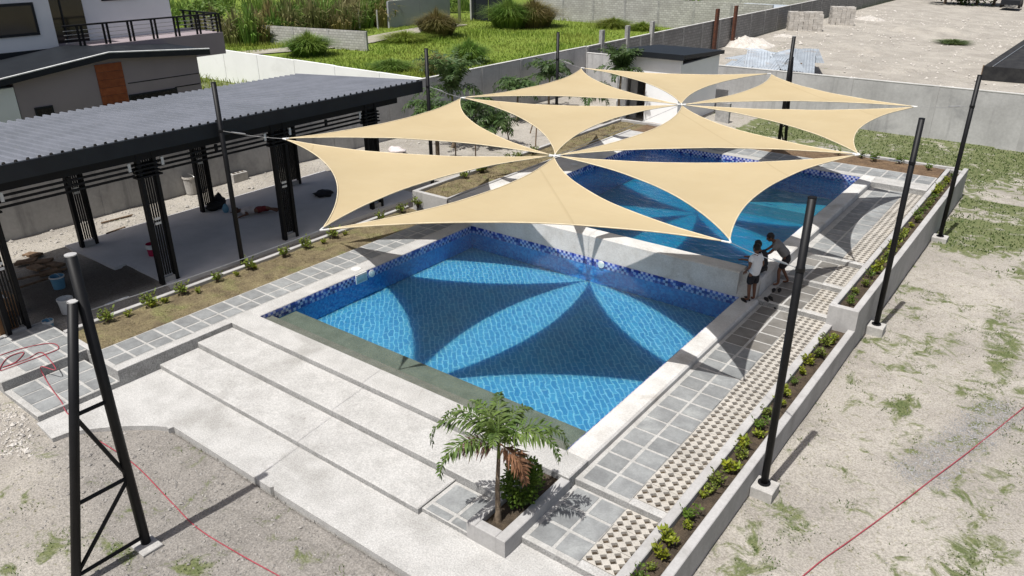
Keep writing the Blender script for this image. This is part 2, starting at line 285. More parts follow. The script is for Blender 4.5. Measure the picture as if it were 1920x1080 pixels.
# ---------------------------------------------------------------- mesh building
class MB:
    def __init__(s): s.v = []; s.f = []
    def add(s, vs, fs):
        o = len(s.v); s.v += [tuple(v) for v in vs]; s.f += [tuple(i+o for i in f) for f in fs]
    def box(s, x0, x1, y0, y1, z0, z1, c=0.0):
        """box; c chamfers the upper edges"""
        if c <= 0:
            s.add([(x0, y0, z0), (x1, y0, z0), (x1, y1, z0), (x0, y1, z0), (x0, y0, z1), (x1, y0, z1), (x1, y1, z1), (x0, y1, z1)],
                  [(0, 3, 2, 1), (4, 5, 6, 7), (0, 1, 5, 4), (1, 2, 6, 5), (2, 3, 7, 6), (3, 0, 4, 7)])
        else:
            s.add([(x0, y0, z0), (x1, y0, z0), (x1, y1, z0), (x0, y1, z0), (x0, y0, z1-c), (x1, y0, z1-c), (x1, y1, z1-c), (x0, y1, z1-c),
                   (x0+c, y0+c, z1), (x1-c, y0+c, z1), (x1-c, y1-c, z1), (x0+c, y1-c, z1)],
                  [(0, 3, 2, 1), (0, 1, 5, 4), (1, 2, 6, 5), (2, 3, 7, 6), (3, 0, 4, 7), (4, 5, 9, 8), (5, 6, 10, 9), (6, 7, 11, 10), (7, 4, 8, 11), (8, 9, 10, 11)])
        return s
    def obox(s, c, u, v, w):
        """oriented box: centre and three half vectors"""
        c, u, v, w = Vector(c), Vector(u), Vector(v), Vector(w)
        s.add([c-u-v-w, c+u-v-w, c+u+v-w, c-u+v-w, c-u-v+w, c+u-v+w, c+u+v+w, c-u+v+w],
              [(0, 3, 2, 1), (4, 5, 6, 7), (0, 1, 5, 4), (1, 2, 6, 5), (2, 3, 7, 6), (3, 0, 4, 7)]); return s
    def prism(s, pts, z0, z1):
        k = len(pts)
        a = sum(pts[i][0]*pts[(i+1) % k][1]-pts[(i+1) % k][0]*pts[i][1] for i in range(k))
        if a < 0: pts = pts[::-1]
        s.add([(x, y, z0) for x, y in pts]+[(x, y, z1) for x, y in pts],
              [tuple(range(k, 2*k)), tuple(range(k-1, -1, -1))]+[(i, (i+1) % k, k+(i+1) % k, k+i) for i in range(k)]); return s
    def tube(s, pts, rad, seg=8, cap=True):
        pts = [Vector(p) for p in pts]; k = len(pts); rs = rad if isinstance(rad, (list, tuple)) else [rad]*k
        vs = []; prev = None
        for i, p in enumerate(pts):
            d = (pts[min(i+1, k-1)]-pts[max(i-1, 0)]).normalized()
            a = prev if prev and abs(prev.dot(d)) < .95 else (Vector((0, 0, 1)) if abs(d.z) < .9 else Vector((1, 0, 0)))
            x = (a-d*a.dot(d)).normalized(); y = d.cross(x); prev = x
            for j in range(seg):
                t = 2*math.pi*j/seg; vs.append(p+x*math.cos(t)*rs[i]+y*math.sin(t)*rs[i])
        fs = [(i*seg+j, i*seg+(j+1) % seg, (i+1)*seg+(j+1) % seg, (i+1)*seg+j) for i in range(k-1) for j in range(seg)]
        if cap: fs += [tuple(range(seg-1, -1, -1)), tuple(range((k-1)*seg, k*seg))]
        s.add(vs, fs); return s
    def lathe(s, prof, seg=16, c=(0, 0, 0)):
        vs = [(c[0]+r*math.cos(2*math.pi*j/seg), c[1]+r*math.sin(2*math.pi*j/seg), c[2]+z) for r, z in prof for j in range(seg)]
        k = len(prof)
        s.add(vs, [(i*seg+j, i*seg+(j+1) % seg, (i+1)*seg+(j+1) % seg, (i+1)*seg+j) for i in range(k-1) for j in range(seg)]); return s
    def blob(s, c, r, seg=10, rings=7, jit=0, M_=None):
        vs = []
        for i in range(rings+1):
            t = math.pi*i/rings
            for j in range(seg):
                a = 2*math.pi*j/seg; q = Vector((math.sin(t)*math.cos(a), math.sin(t)*math.sin(a), math.cos(t)))
                if jit: q *= 1+jit*noise.noise(q*2.1+Vector(c))
                q = Vector((q.x*r[0], q.y*r[1], q.z*r[2]))
                if M_: q = M_ @ q
                vs.append(q+Vector(c))
        s.add(vs, [(i*seg+j, (i+1)*seg+j, (i+1)*seg+(j+1) % seg, i*seg+(j+1) % seg) for i in range(rings) for j in range(seg)]); return s
    def mesh(s, name, mat, smooth=False, side=None):
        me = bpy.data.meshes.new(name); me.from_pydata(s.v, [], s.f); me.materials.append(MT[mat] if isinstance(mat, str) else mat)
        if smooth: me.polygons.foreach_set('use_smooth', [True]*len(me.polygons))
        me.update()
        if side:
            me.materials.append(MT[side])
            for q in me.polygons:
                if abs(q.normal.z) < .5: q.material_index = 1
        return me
    def build(s, name, mat, parent=None, smooth=False):
        return ob(name, s.mesh(name, mat, smooth), parent)
def ob(name, me, parent=None):
    o = bpy.data.objects.new(name, me); C.objects.link(o)
    if parent: o.parent = parent
    return o
def tag(o, label=None, cat=None, group=None, kind=None):
    if label: o['label'] = label
    if cat: o['category'] = cat
    if group: o['group'] = group
    if kind: o['kind'] = kind
    return o
def thing(name, label, cat, loc=(0, 0, 0), rz=0, group=None):
    o = bpy.data.objects.new(name, None); C.objects.link(o); o.location = loc; o.rotation_euler = (0, 0, rz); o.empty_display_size = .2
    return tag(o, label, cat, group)
def struct(name, mb, mat, parent=None):
    o = mb.build(name, mat, parent)
    if not parent: o['kind'] = 'structure'
    return o
def dup(root, loc, rz=0, sc=1, label=None):
    r = root.copy(); C.objects.link(r); r.location = loc; r.rotation_euler = (0, 0, rz); r.scale = (sc,)*3
    if label: r['label'] = label
    for ch in root.children:
        c = ch.copy(); C.objects.link(c); c.parent = r
        for g in ch.children:
            d = g.copy(); C.objects.link(d); d.parent = c
    return r
def rnd(a, b): return random.uniform(a, b)
def sstep(a, b, x):
    t = max(0, min(1, (x-a)/(b-a))); return t*t*(3-2*t)
WORLD = set()
def wthing(name, label, cat, base, group=None):
    o = thing(name, label, cat, base, 0, group); WORLD.add(o.name); return o
def ob(name, me, parent=None):
    o = bpy.data.objects.new(name, me); C.objects.link(o)
    if parent:
        o.parent = parent
        if parent.name in WORLD: o.matrix_parent_inverse = Matrix.Translation(-Vector(parent.location))
    return o
# ================================================================ GROUND
# compound levels, metres above the lower pool's rim
WX = -24.6        # left boundary wall
FY = 39.7         # far boundary wall
def lines(a, b, fine, c0, c1, coarse, extra=()):
    L = []; x = c0
    while x < c1: L.append(x); x += fine
    x = c0-coarse*.3; st = coarse*.3
    while x > a: L.append(x); st = min(coarse, st*1.3); x -= st
    L.append(a); x = c1; st = fine
    while x < b: L.append(x); st = min(coarse, st*1.3); x += st
    L.append(b); L += list(extra); return sorted(set(round(v, 3) for v in L))
GX = lines(-420, 420, .22, -26, 8, 12, (-3.05, -3.10, -24.55, -24.65, -17.02, -17.08, -14.6, -14.55, -5.4, -5.45))
GY = lines(-60, 700, .22, -1, 42, 12, (26.28, 26.32, 5.66, 5.72, 39.68, 39.76, 31.0, 31.06, 8.8, 8.85, 28.1, 28.15))
def ground_z(x, y):
    if x < WX-.02 or y > FY+.03:
        z = -.3
        if x < WX and y < 26.6: z = .35 if y < 26.3 else -.3
        if x > WX and y > FY: z = -.3 + .5*sstep(42, 75, y)*sstep(-10, -24, x)
        return z + .12*noise.noise(Vector((x*.12, y*.12, 3)))
    if -14.58 < x < -5.42 and 8.82 < y < 28.12: return -3.0
    if -17.05 < x < -3.075 and 5.69 < y < 31.03: return -.85
    if x >= -3.075: z = -.62
    elif y <= 5.69:
        zl = -.12 + (-.36+.12)*sstep(-18.2, -15.2, x)
        z = zl + (-.46-zl)*sstep(-15.2, -13.6, x); z += (-.62+.46)*sstep(-5, -2.5, x)
        if x < -17: z = -.12
    elif y >= 31.03: z = -.36 + (-.55+.36)*sstep(-16, -11, x)
    else: z = -.14 - .22*sstep(20, 33, y)
    if x < -17.05 and y < 8.9 and x > -22.6: z -= .04
    if -17.8 < x < -17.0 and 6.2 < y < 18: z = -.32
    return z + .035*noise.noise(Vector((x*.5, y*.5, 0)))+.022*noise.noise(Vector((x*1.6, y*1.6, 5)))
# grass patches on the bare ground (photo position, spread along image x and y)
GP = [(1860, 340, 55, 30, .9), (1890, 300, 50, 18, .8), (1760, 545, 34, 20, .75), (1880, 640, 34, 70, .75), (1800, 600, 22, 40, .45), (1690, 760, 36, 22, .7), (1850, 760, 60, 50, .6), (1745, 650, 46, 26, .55),
      (1480, 985, 30, 40, .75), (1545, 960, 22, 22, .5), (1830, 1055, 70, 50, .75), (1800, 900, 30, 40, .6), (1840, 960, 40, 30, .5), (1720, 690, 40, 18, .45), (1400, 1050, 60, 30, .6), (1850, 480, 50, 40, .5), (1900, 420, 30, 40, .7),
      (370, 1065, 45, 18, .85), (130, 1010, 60, 30, .65), (230, 1030, 45, 18, .8), (40, 940, 40, 25, .35), (10, 1060, 30, 20, .6), (560, 1050, 40, 30, .3), (70, 840, 40, 20, .3), (1590, 880, 25, 20, .35)]
GPW = []
for x, y, sx, sy, a in GP:
    zz = -.62 if x > 1300 else -.46
    p = pz(x, y, zz); GPW.append((p, pz(x+sx, y, zz)-p, pz(x, y-sy, zz)-p, a))
def grass_mask(x, y):
    if x < WX-.02: 
        if y > 26.2:
            # dirt track through the field
            t = abs(x+52.2+.07*(y-44)) ; return 1.5 if t > 1.8 or y > 58 else .1
        return .95
    if y > FY+.03:
        return .75*sstep(-3.5, -1.5, x+.10*(y-45))*sstep(62, 50, y) + (.45*sstep(.55, .75, noise.noise(Vector((x*.09, y*.06, 9)))*.5+.5))*sstep(41, 44, y)
    if y > 31 and x > -13.5: 
        return .95 - .35*sstep(.5, .75, noise.noise(Vector((x*.35, y*.5, 2)))*.5+.5) - .5*sstep(33.2, 31, y)*sstep(-7, -3, x)
    if y > 21.5 and x > -3.0: return max(0, .95*sstep(21.5, 26, y-.35*max(0, -1-x)) - .4*sstep(.36, .72, noise.noise(Vector((x*.5, y*.6, 4)))*.5+.5)*sstep(30.5, 29, y))
    if x < -17: return .0
    g = .0
    for p, u, v, a in GPW:
        d = Vector((x, y, 0))-Vector((p.x, p.y, 0)); det = u.x*v.y-u.y*v.x
        s = (d.x*v.y-d.y*v.x)/det; t = (u.x*d.y-u.y*d.x)/det; q = s*s+t*t
        if q < 2.2: g = max(g, a*sstep(2.6, .0, q)*.92)
    return max(g, (.26+.34*noise.noise(Vector((x*.45, y*.3, 3)))+.14*sstep(-2, 2, x)) if x > -3 else .12)
def gravel_mask(x, y):
    if x > WX and y < 5.72 and x < -2.5: return .9*sstep(-2.8, -5, x)*sstep(-15.6, -13.4, x)*sstep(3.3, 4.4, y+.25*(x+13))
    if -3 < x < 1.5 and y < 22:
        a, b_ = pz(1725, 885, -.62), pz(1880, 770, -.62); ab = b_-a; t = max(0, min(1, (Vector((x, y, -.62))-a).dot(ab)/ab.dot(ab)))
        return .6*sstep(.6, .15, (Vector((x, y, -.62))-a-ab*t).length)
    return 0
mb = MB(); mask = []
for y in GY:
    for x in GX:
        mb.v.append((x, y, ground_z(x, y)))
        shade = sstep(-22.4, -20, x)*sstep(-17.9, -18.6, x)*sstep(5.6, 6.6, y)*sstep(9.4, 8.9, y)*.85 if -22.5 < x < -17.9 else 0   # darker soil tone at the pavilion
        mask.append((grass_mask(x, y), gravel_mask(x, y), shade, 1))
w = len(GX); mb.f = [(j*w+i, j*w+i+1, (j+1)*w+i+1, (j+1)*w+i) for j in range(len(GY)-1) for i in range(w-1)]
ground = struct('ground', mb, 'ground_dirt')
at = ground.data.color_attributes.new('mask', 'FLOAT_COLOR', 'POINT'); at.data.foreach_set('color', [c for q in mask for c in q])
ground.data.polygons.foreach_set('use_smooth', [True]*len(ground.data.polygons))
tk = MB(); TP = [(-55, 33), (-53.4, 37.4), (-52.6, 40.2), (-51.8, 43.3), (-51.8, 47.1), (-53.0, 52.4), (-54.1, 57.7), (-54.5, 63)]
for i, (x, y) in enumerate(TP): tk.v += [(x-1.4+rnd(-.3, .3), y, -.2), (x+1.4+rnd(-.3, .3), y, -.2)]
tk.f = [(2*i, 2*i+1, 2*i+3, 2*i+2) for i in range(len(TP)-1)]
pm('track_dirt', (.36, .33, .28), (.27, .25, .20), .8, .95, .4, 6, stain=(.18, .20, .08), stscale=.5)
struct('dirt_track', tk, 'track_dirt')
# ================================================================ DECK, STEPS, POOLS
PX0, PX1, PY0, PY1 = -14.26, -5.76, 9.12, 16.78      # lower pool inside
QX0, QX1, QY0, QY1, QZ = -14.2, -5.84, 17.36, 27.7, .43   # upper pool inside, rim height
def slab(name, x0, x1, y0, y1, z0, z1, mat, c=.015, parent=None):
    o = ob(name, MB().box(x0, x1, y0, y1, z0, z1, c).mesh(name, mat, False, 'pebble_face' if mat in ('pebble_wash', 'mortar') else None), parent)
    if not parent: o['kind'] = 'structure'
    return o
slab('front_coping', -14.72, -5.30, 8.53, PY0, -1.7, 0, 'pebble_wash', .02)
slab('left_coping', -14.72, PX0, PY0+.002, 16.8, -1.7, -.002, 'pebble_wash', .015)
slab('right_coping', PX1, -5.30, PY0+.002, 16.9, -1.7, -.003, 'coping_concrete', .035)
slab('pool_step', -14.49, -6.02, 7.63, 8.528, -.8, -.12, 'pebble_wash', .018)
slab('pool_step', -14.49, -6.97, 6.715, 7.628, -.8, -.25, 'pebble_wash', .018)
# bottom slab with the curved bite where it was left unfinished
pts = [(-14.49, 6.713), (-14.49, 4.2), (-13.75, 4.15)]
pts += [(-13.7, 4.45), (-13.45, 4.76), (-13.2, 5.03), (-12.93, 5.27), (-12.65, 5.48), (-12.4, 5.62), (-12.32, 5.6)]
pts += [(-12.3, 5.70), (-9.4, 5.70), (-9.37, 5.76), (-9.3, 5.70), (-3.68, 5.72), (-3.68, 6.713)]
struct('step_slab', MB().prism(pts, -.9, -.365), 'pebble_wash')
slab('step_slab', -6.968, -3.68, 6.715, 8.0, -.9, -.367, 'pebble_wash', .01)
# tiled landing beside the palm planter
slab('tiled_landing', -6.965, -6.03, 6.80, 7.625, -.8, -.285, 'mortar', .01)
land = bpy.data.objects['tiled_landing']
pav_me = MB().box(-.5, .5, -.5, .5, 0, 1, .0).mesh('paver', 'paver_stone')
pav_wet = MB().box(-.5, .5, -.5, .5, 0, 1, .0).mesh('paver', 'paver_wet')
def paver(x0, x1, y0, y1, z, parent, h=.006):
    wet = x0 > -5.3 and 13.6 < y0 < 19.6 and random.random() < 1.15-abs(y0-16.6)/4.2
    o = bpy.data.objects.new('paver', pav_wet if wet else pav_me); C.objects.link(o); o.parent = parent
    j = .006
    o.location = ((x0+x1)/2+rnd(-j, j), (y0+y1)/2+rnd(-j, j), z-.004); o.scale = (x1-x0, y1-y0, h+rnd(.003, .007)); o.rotation_euler = (0, 0, rnd(-.008, .008))
paver(-6.88, -6.42, 7.02, 7.55, -.285, land); paver(-6.36, -6.04, 7.02, 7.55, -.285, land); paver(-6.88, -6.42, 6.82, 6.96, -.285, land); paver(-6.36, -6.04, 6.82, 6.96, -.285, land)
# left walkway (lower)
lw = slab('left_walkway', -15.64, -14.722, 5.85, 16.9, -.9, -.001, 'mortar', .012)
slab('walkway_kerb', -14.72, -14.49, 5.85, 8.528, -.9, 0, 'pebble_wash', .012)
y = 5.95
while y < 16.4:
    paver(-15.59, -15.13, y, y+.39, -.001, lw); paver(-15.07, -14.75, y, y+.39, -.001, lw); y += .447
# left landings going down to the slab
ul = slab('upper_landing', -18.1, -15.95, 4.25, 6.02, -.6, -.03, 'mortar', .012)
for i in range(4):
    for j in range(4):
        if i < 3 or j: paver(-18.02+i*.52, -17.56+i*.52, 4.3+j*.43, 4.67+j*.43, -.03, ul)
ll = slab('lower_landing', -15.948, -14.492, 4.25, 5.848, -.8, -.24, 'mortar', .012)
for i in range(3):
    for j in range(3): paver(-15.88+i*.46, -15.47+i*.46, 4.36+j*.5, 4.8+j*.5, -.24, ll)
# right walkway, five levels going away
RL = [(7.2, 8.708, -.24), (8.71, 16.9, -.12), (16.902, 18.45, 0), (18.452, 20.0, .12), (20.002, 27.3, .24)]
grid = MB(); p_ = .156; nxg, nyg = 4, 3
for i in range(nxg):
    for j in range(nyg):
        cx, cy, h, d, z0, z1 = (i+.5-nxg/2)*p_, (j+.5-nyg/2)*p_, p_/2, .070, -.05, 0
        o = [(cx-h, cy-h), (cx, cy-h), (cx+h, cy-h), (cx+h, cy), (cx+h, cy+h), (cx, cy+h), (cx-h, cy+h), (cx-h, cy)]
        dm = [(cx, cy-d), (cx+d, cy), (cx, cy+d), (cx-d, cy)]
        vs_ = [(a, b_, z1) for a, b_ in o]+[(a, b_, z1) for a, b_ in dm]+[(a, b_, z0) for a, b_ in dm]
        grid.add(vs_, [(0, 1, 8, 11, 7), (1, 2, 3, 9, 8), (3, 4, 5, 10, 9), (5, 6, 7, 11, 10), (8, 9, 13, 12), (9, 10, 14, 13), (10, 11, 15, 14), (11, 8, 12, 15)])
hw, hl = nxg*p_/2, nyg*p_/2
grid.add([(-hw, -hl, -.05), (hw, -hl, -.05), (hw, hl, -.05), (-hw, hl, -.05), (-hw, -hl, 0), (hw, -hl, 0), (hw, hl, 0), (-hw, hl, 0)], [(0, 1, 5, 4), (1, 2, 6, 5), (2, 3, 7, 6), (3, 0, 4, 7)])
grid_me = grid.mesh('grid_paver', 'grid_paver_concrete')
for k, (y0, y1, z) in enumerate(RL):
    xi = -5.298 if k < 2 else -5.385
    wk = slab('right_walkway', xi, -4.305, y0, y1, z-1.0, z, 'mortar' if k else 'mortar', .012)
    slab('step_nosing', -4.303, -3.672, y0, y0+.16, z-1.0, z-.001, 'pebble_wash', .012)
    struct('paver_bed', MB().box(-4.303, -3.674, y0+.16, y1, z-1.0, z-.055), 'dark_soil')
    rows = max(1, round((y1-y0-.1)/.457)); pit = (y1-y0-.1)/rows
    for r in range(rows):
        ya = y0+.09+r*pit
        paver(-5.2, -4.79, ya, ya+pit-.055, z, wk); paver(-4.735, -4.315, ya, ya+pit-.055, z, wk)
    ng = max(1, round((y1-y0-.165)/(2*hl))); gp = (y1-y0-.165)/ng
    for gi in range(ng):
        gy = y0+.165+gp*(gi+.5)
        o = bpy.data.objects.new('grid_paver', grid_me); C.objects.link(o); o.parent = wk
        o.location = (-3.99+rnd(-.006, .006), gy, z-.002+rnd(-.006, .002)); o.rotation_euler = (rnd(-.006, .006), rnd(-.008, .008), rnd(-.01, .01)); o.scale = (.995, gp/(2*hl)*.985, 1)
# right outer edge of the upper pool
slab('upper_right_coping', QX1, -5.388, 17.1, 28.0, -1.9, QZ-.003, 'coping_concrete', .03)
# divider with a leaning face
mb = MB(); x0, x1 = -14.72, -5.842
DZ = .6
prof = [(16.80, -1.7), (16.80, .015), (16.83, DZ-.03), (16.86, DZ), (17.32, DZ), (17.36, DZ-.03), (17.36, -1.9)]
k = len(prof); mb.add([(x0, a, c) for a, c in prof]+[(x1, a, c) for a, c in prof], [(i, k+i, k+(i+1) % k, (i+1) % k) for i in range(k)]+[tuple(range(k)), tuple(range(2*k-1, k-1, -1))])
struct('pool_divider', mb, 'coping_concrete')
mb = MB(); prof = [(16.902, -.6), (16.902, .0), (17.02, QZ-.04), (17.05, QZ-.01)]   # end cap of the divider by the walkway
mb.add([(-5.842, 16.80, -.5), (-5.39, 16.80, -.5), (-5.39, 16.902, .0), (-5.842, 16.80, .015), (-5.842, 17.1, .6), (-5.39, 17.1, QZ)], [(0, 1, 2, 3), (3, 2, 5, 4)])
struct('divider_end', mb, 'coping_concrete')
# upper left walk and far walk
slab('upper_left_walkway', -15.6, QX0, 17.2, 27.7, -1.9, QZ-.002, 'coping_concrete', .02)
slab('walkway_step', -15.64, -14.722, 16.902, 17.198, -.9, .21, 'pebble_wash', .012)
fwk = slab('far_walkway', -15.6, -3.68, 27.702, 29.1, -1.9, QZ-.004, 'mortar', .012)
slab('far_walkway_step', -5.386, -3.682, 27.302, 27.70, -.9, QZ-.006, 'pebble_wash', .012)
for i in range(21):
    for j in range(2): paver(-14.6+i*.52, -14.14+i*.52, 28.05+j*.51, 28.5+j*.51, QZ-.004, fwk)
# ---- garden strips
def soil(name, x0, x1, y0, y1, z, mat, amp=.03):
    mb = MB(); nx, ny = max(2, int((x1-x0)/.15)), max(2, int((y1-y0)/.15))
    for j in range(ny+1):
        for i in range(nx+1):
            x, y = x0+(x1-x0)*i/nx, y0+(y1-y0)*j/ny
            mb.v.append((x, y, z+amp*noise.noise(Vector((x*2.2, y*2.2, 1)))+amp*.6*noise.noise(Vector((x*7, y*7, 2)))))
    mb.f = [(j*(nx+1)+i, j*(nx+1)+i+1, (j+1)*(nx+1)+i+1, (j+1)*(nx+1)+i) for j in range(ny) for i in range(nx)]
    o = struct(name, mb, mat); o.data.polygons.foreach_set('use_smooth', [True]*len(o.data.polygons)); return o
soil('garden_bed', -17.0, -15.62, 6.05, 16.9, -.05, 'garden_soil')
slab('garden_kerb', -17.12, -16.99, 6.0, 16.9, -.6, .03, 'plaster_light', .012)
slab('garden_kerb', -16.988, -15.642, 5.93, 6.05, -.6, .0, 'pebble_wash', .012)
soil('garden_bed', -16.95, -15.66, 17.35, 30.6, .36, 'garden_soil')
uk = MB().box(-17.1, -15.55, 17.2, 17.34, -.8, .46, .012); uk.box(-17.1, -16.96, 17.342, 30.7, -.8, .46, .012); uk.box(-15.7, -15.602, 17.342, 29.1, -.8, .455, .012)
struct('garden_kerb', uk, 'plaster_light')
soil('far_garden_bed', -15.65, -3.7, 29.1, 30.62, .38, 'brown_soil')
slab('far_garden_kerb', -16.95, -3.3, 30.62, 30.76, -.9, .47, 'plaster_light', .012)
# ---- planters (things)
def planter(name, label, walls, mat, base):
    t = wthing(name, label, 'planter', base)
    for wl_ in walls:
        MB().box(*wl_, .012).build('planter_wall', mat, t)
    return t
planter('long_planter', 'long low concrete planter running beside the lower pool walkway', [(-3.672, -3.51, 2.5, 16.7, -.9, -.05), (-3.17, -3.02, 2.5, 16.70, -.9, -.05)], 'plaster_light', (-3.3, 8.0, -.62))
soil('planter_soil', -3.515, -3.165, 2.5, 16.7, -.17, 'dark_soil')
planter('raised_planter', 'raised concrete planter beside the upper pool, standing higher than its neighbour', [(-3.66, -3.52, 16.852, 30.6, -.9, .43), (-3.17, -3.018, 16.85, 31.0, -.9, .43), (-3.66, -3.018, 16.702, 16.848, -.9, .425), (-3.518, -3.172, 30.5, 30.62, -.9, .42)], 'plaster_light', (-3.3, 20, -.62))
soil('planter_soil', -3.525, -3.165, 16.84, 30.5, .3, 'dark_soil')
planter('palm_planter', 'square cornered concrete planter box holding the palm at the pool steps', [(-6.02, -5.86, 6.79, 8.53, -.9, -.05), (-5.46, -5.285, 6.79, 8.53, -.9, -.051), (-5.858, -5.462, 6.79, 6.965, -.9, -.052)], 'plaster_light', (-5.65, 7.6, -.36))
soil('planter_soil', -5.87, -5.45, 6.95, 8.53, -.14, 'dark_soil')
pm('pool_shelf', (.09, .26, .29), (.06, .22, .28), 1.5, .7, .1, 20)
# ---- pool insides
def pool(x0, x1, y0, y1, rim, band, bottom, floormat):
    e = .006
    mb = MB().box(x0-.3, x1+.3, y0-.3, y1+.3, -2.9, bottom); struct('pool_floor', mb, floormat)
    for nm, mt, za, zb in (('waterline_tiles', 'band_mosaic', rim-band, rim-.03), ('pool_wall_tiles', 'wall_mosaic', bottom, rim-band-.001)):
        m2 = MB()
        m2.box(x0, x0+e, y0, y1, za, zb); m2.box(x1-e, x1, y0, y1, za, zb); m2.box(x0+e, x1-e, y0, y0+e, za, zb); m2.box(x0+e, x1-e, y1-e, y1, za, zb)
        struct(nm, m2, mt)
pool(PX0, PX1, PY0, 16.796, 0, .25, -.74, 'pool_floor_mosaic')
pool(QX0, QX1, QY0, QY1, QZ, .3, -.95, 'pool_floor_deep')
slab('pool_bench', PX0+.01, PX1-.01, PY0+.007, 9.45, -1.0, -.115, 'pool_bench', .02)
slab('pool_bench', PX0+.01, PX1-.01, 9.451, 10.12, -1.0, -.26, 'pool_bench_green', .02)
slab('pool_bench', -9.4, QX1-.01, 25.6, QY1-.01, -.95, -.55, 'pool_shelf', .02)
def sheet(name, x0, x1, y0, y1, z, mat):
    mb = MB(); mb.add([(x0, y0, z), (x1, y0, z), (x1, y1, z), (x0, y1, z)], [(0, 1, 2, 3)]); return struct(name, mb, mat)
sheet('water', PX0+.004, PX1-.004, PY0+.004, 16.792, -.09, 'water_calm')
sheet('water', QX0+.004, QX1-.004, QY0+.004, QY1-.004, .23, 'water_rippled')
# pool fittings
def disc(name, label, cat, c, nrm, r, mat='plastic_white', th=.03, grp=None):
    c = Vector(c); nrm = Vector(nrm).normalized(); mb = MB()
    mb.tube([c-nrm*th*.5, c+nrm*th*.35, c+nrm*th*.5], [r, r, r*.86], 20); mb.tube([c+nrm*th*.45, c+nrm*th*.7], [r*.45, r*.4], 14)
    return tag(mb.build(name, mat), label, cat, grp)
disc('return_inlet', 'round white water inlet on the left wall of the lower pool', 'pool inlet', (PX0+.02, 12.62, -.15), (1, 0, .2), .1)
disc('return_inlet', 'round white water inlet in the tiled wall under the pool divider', 'pool inlet', (-9.65, 16.78, -.14), (0, -1, .2), .1)
disc('skimmer_lid', 'round white skimmer lid set in the left coping of the lower pool', 'lid', (-14.53, 12.35, .004), (0, 0, 1), .13, th=.02)
disc('skimmer_lid', 'round white skimmer lid set in the coping beside the upper pool', 'lid', pz(1077, 308, QZ+.002), (0, 0, 1), .13, th=.02)
sk = wthing('pool_skimmer', 'white square skimmer mouth in the blue tiles of the lower pool', 'skimmer', (PX0, 12.25, -.3))
mb = MB(); 
for a in ((12.06, 12.1, -.27, -.02), (12.4, 12.44, -.27, -.02), (12.102, 12.398, -.06, -.02), (12.102, 12.398, -.27, -.23)): mb.box(PX0+.005, PX0+.04, a[0], a[1], a[2], a[3])
mb.build('frame', 'plastic_white', sk); MB().box(PX0+.007, PX0+.02, 12.1, 12.4, -.23, -.06).build('flap', 'plastic_white', sk)
# ================================================================ SHADE POLES, SAILS, CABLES
def pole(label, x, y, zb, zt, foot=None, r=.063):
    t = wthing('shade_pole', label, 'pole', (x, y, zb), 'black steel poles holding the shade sails')
    MB().tube([(x, y, zb), (x, y, zt)], r, 14).build('post', 'black_steel', t, True)
    MB().tube([(x, y, zt), (x, y, zt+.012)], r*1.02, 14).build('cap', 'black_steel_matte', t)
    MB().tube([(x, y, zb), (x, y, zb+.02)], r*1.7, 14).build('base_plate', 'black_steel_matte', t)
    mb = MB().tube([(x, y, 3.5), (x, y, 3.56)], r*1.12, 14); mb.build('collar', 'black_steel', t)
    if foot: MB().box(*foot, .012).build('footing', 'footing_concrete', t)
    return t
pole('black shade pole standing on a concrete block beside the long low planter', -2.86, 10.82, -.4, 4.63, (-3.012, -2.64, 10.6, 10.98, -.8, -.4))
pole('black shade pole on a concrete block where the planter steps up', -2.84, 18.1, -.4, 4.48, (-3.012, -2.64, 17.9, 18.26, -.8, -.4))
pole('black shade pole beside the raised planter, facing the far plastered wall', -2.80, 25.62, -.45, 4.40, (-3.012, -2.58, 25.42, 25.82, -.8, -.45))
pole('black shade pole standing at the edge of the pavilion floor', -17.55, 10.95, -.35, 4.72)
pole('black shade pole between the end of the pavilion and a tall palm', -17.6, 18.7, -.35, 4.72)
pole('black shade pole in front of the corner of the grey boundary wall', -17.6, 26.3, -.3, 4.55)
def tower(label, x, y0, yb, zb, zt, ztb, flip=1):
    t = wthing('braced_pole', label, 'pole', (x, y0, zb), 'braced steel pole towers')
    MB().tube([(x, y0, zb), (x, y0, zt)], .072, 14).build('post', 'black_steel', t, True)
    MB().tube([(x, y0, zt), (x, y0, zt+.015)], .074, 14).build('cap', 'plaster', t)
    a = Vector((x, yb, zb)); b_ = Vector((x, y0-.12*flip, ztb))
    MB().tube([a, b_], .066, 14).build('brace', 'black_steel', t, True)
    MB().tube([b_, b_+Vector((0, 0, .012))], .068, 14).build('cap', 'plaster', t)
    def onb(z): k = (z-zb)/(ztb-zb); return a.lerp(b_, k)
    def onp(z): return Vector((x, y0, z))
    z1, z2, z3 = zb+.12, zb+.3*(ztb-zb), zb+.62*(ztb-zb)
    for p, q in ((onb(z1), onp(z1)), (onb(z2), onp(z2)), (onb(z3), onp(z3)), (onb(z1), onp(z2)), (onb(z3), onp(z2))):
        MB().tube([p, q], .03, 8).build('strut', 'black_steel', t)
    for yy in (y0, yb):
        MB().box(x-.2, x+.24, yy-.18, yy+.14, zb-.5, zb, .012).build('footing', 'footing_concrete', t)
    return t
tower('tall black braced pole tower on concrete blocks beside the pool steps', -9.9, 3.79, 2.74, -.40, 4.33, 3.72)
tower('black braced pole tower standing on the lawn before the plastered far wall', -10.1, 31.75, 32.7, -.40, 4.40, 3.6, -1)
N = {k: pz(*v) for k, v in dict(A=(600, 432, 3.28), B=(530, 260, 3.28), D=(865, 183, 3.28), E=(1090, 127, 3.25), F=(1445, 138, 3.25), G=(1720, 200, 3.35), H=(1612, 290, 3.35), I=(1370, 455, 3.30), P=(1040, 292, 3.15), Q=(1278, 196, 3.15)).items()}
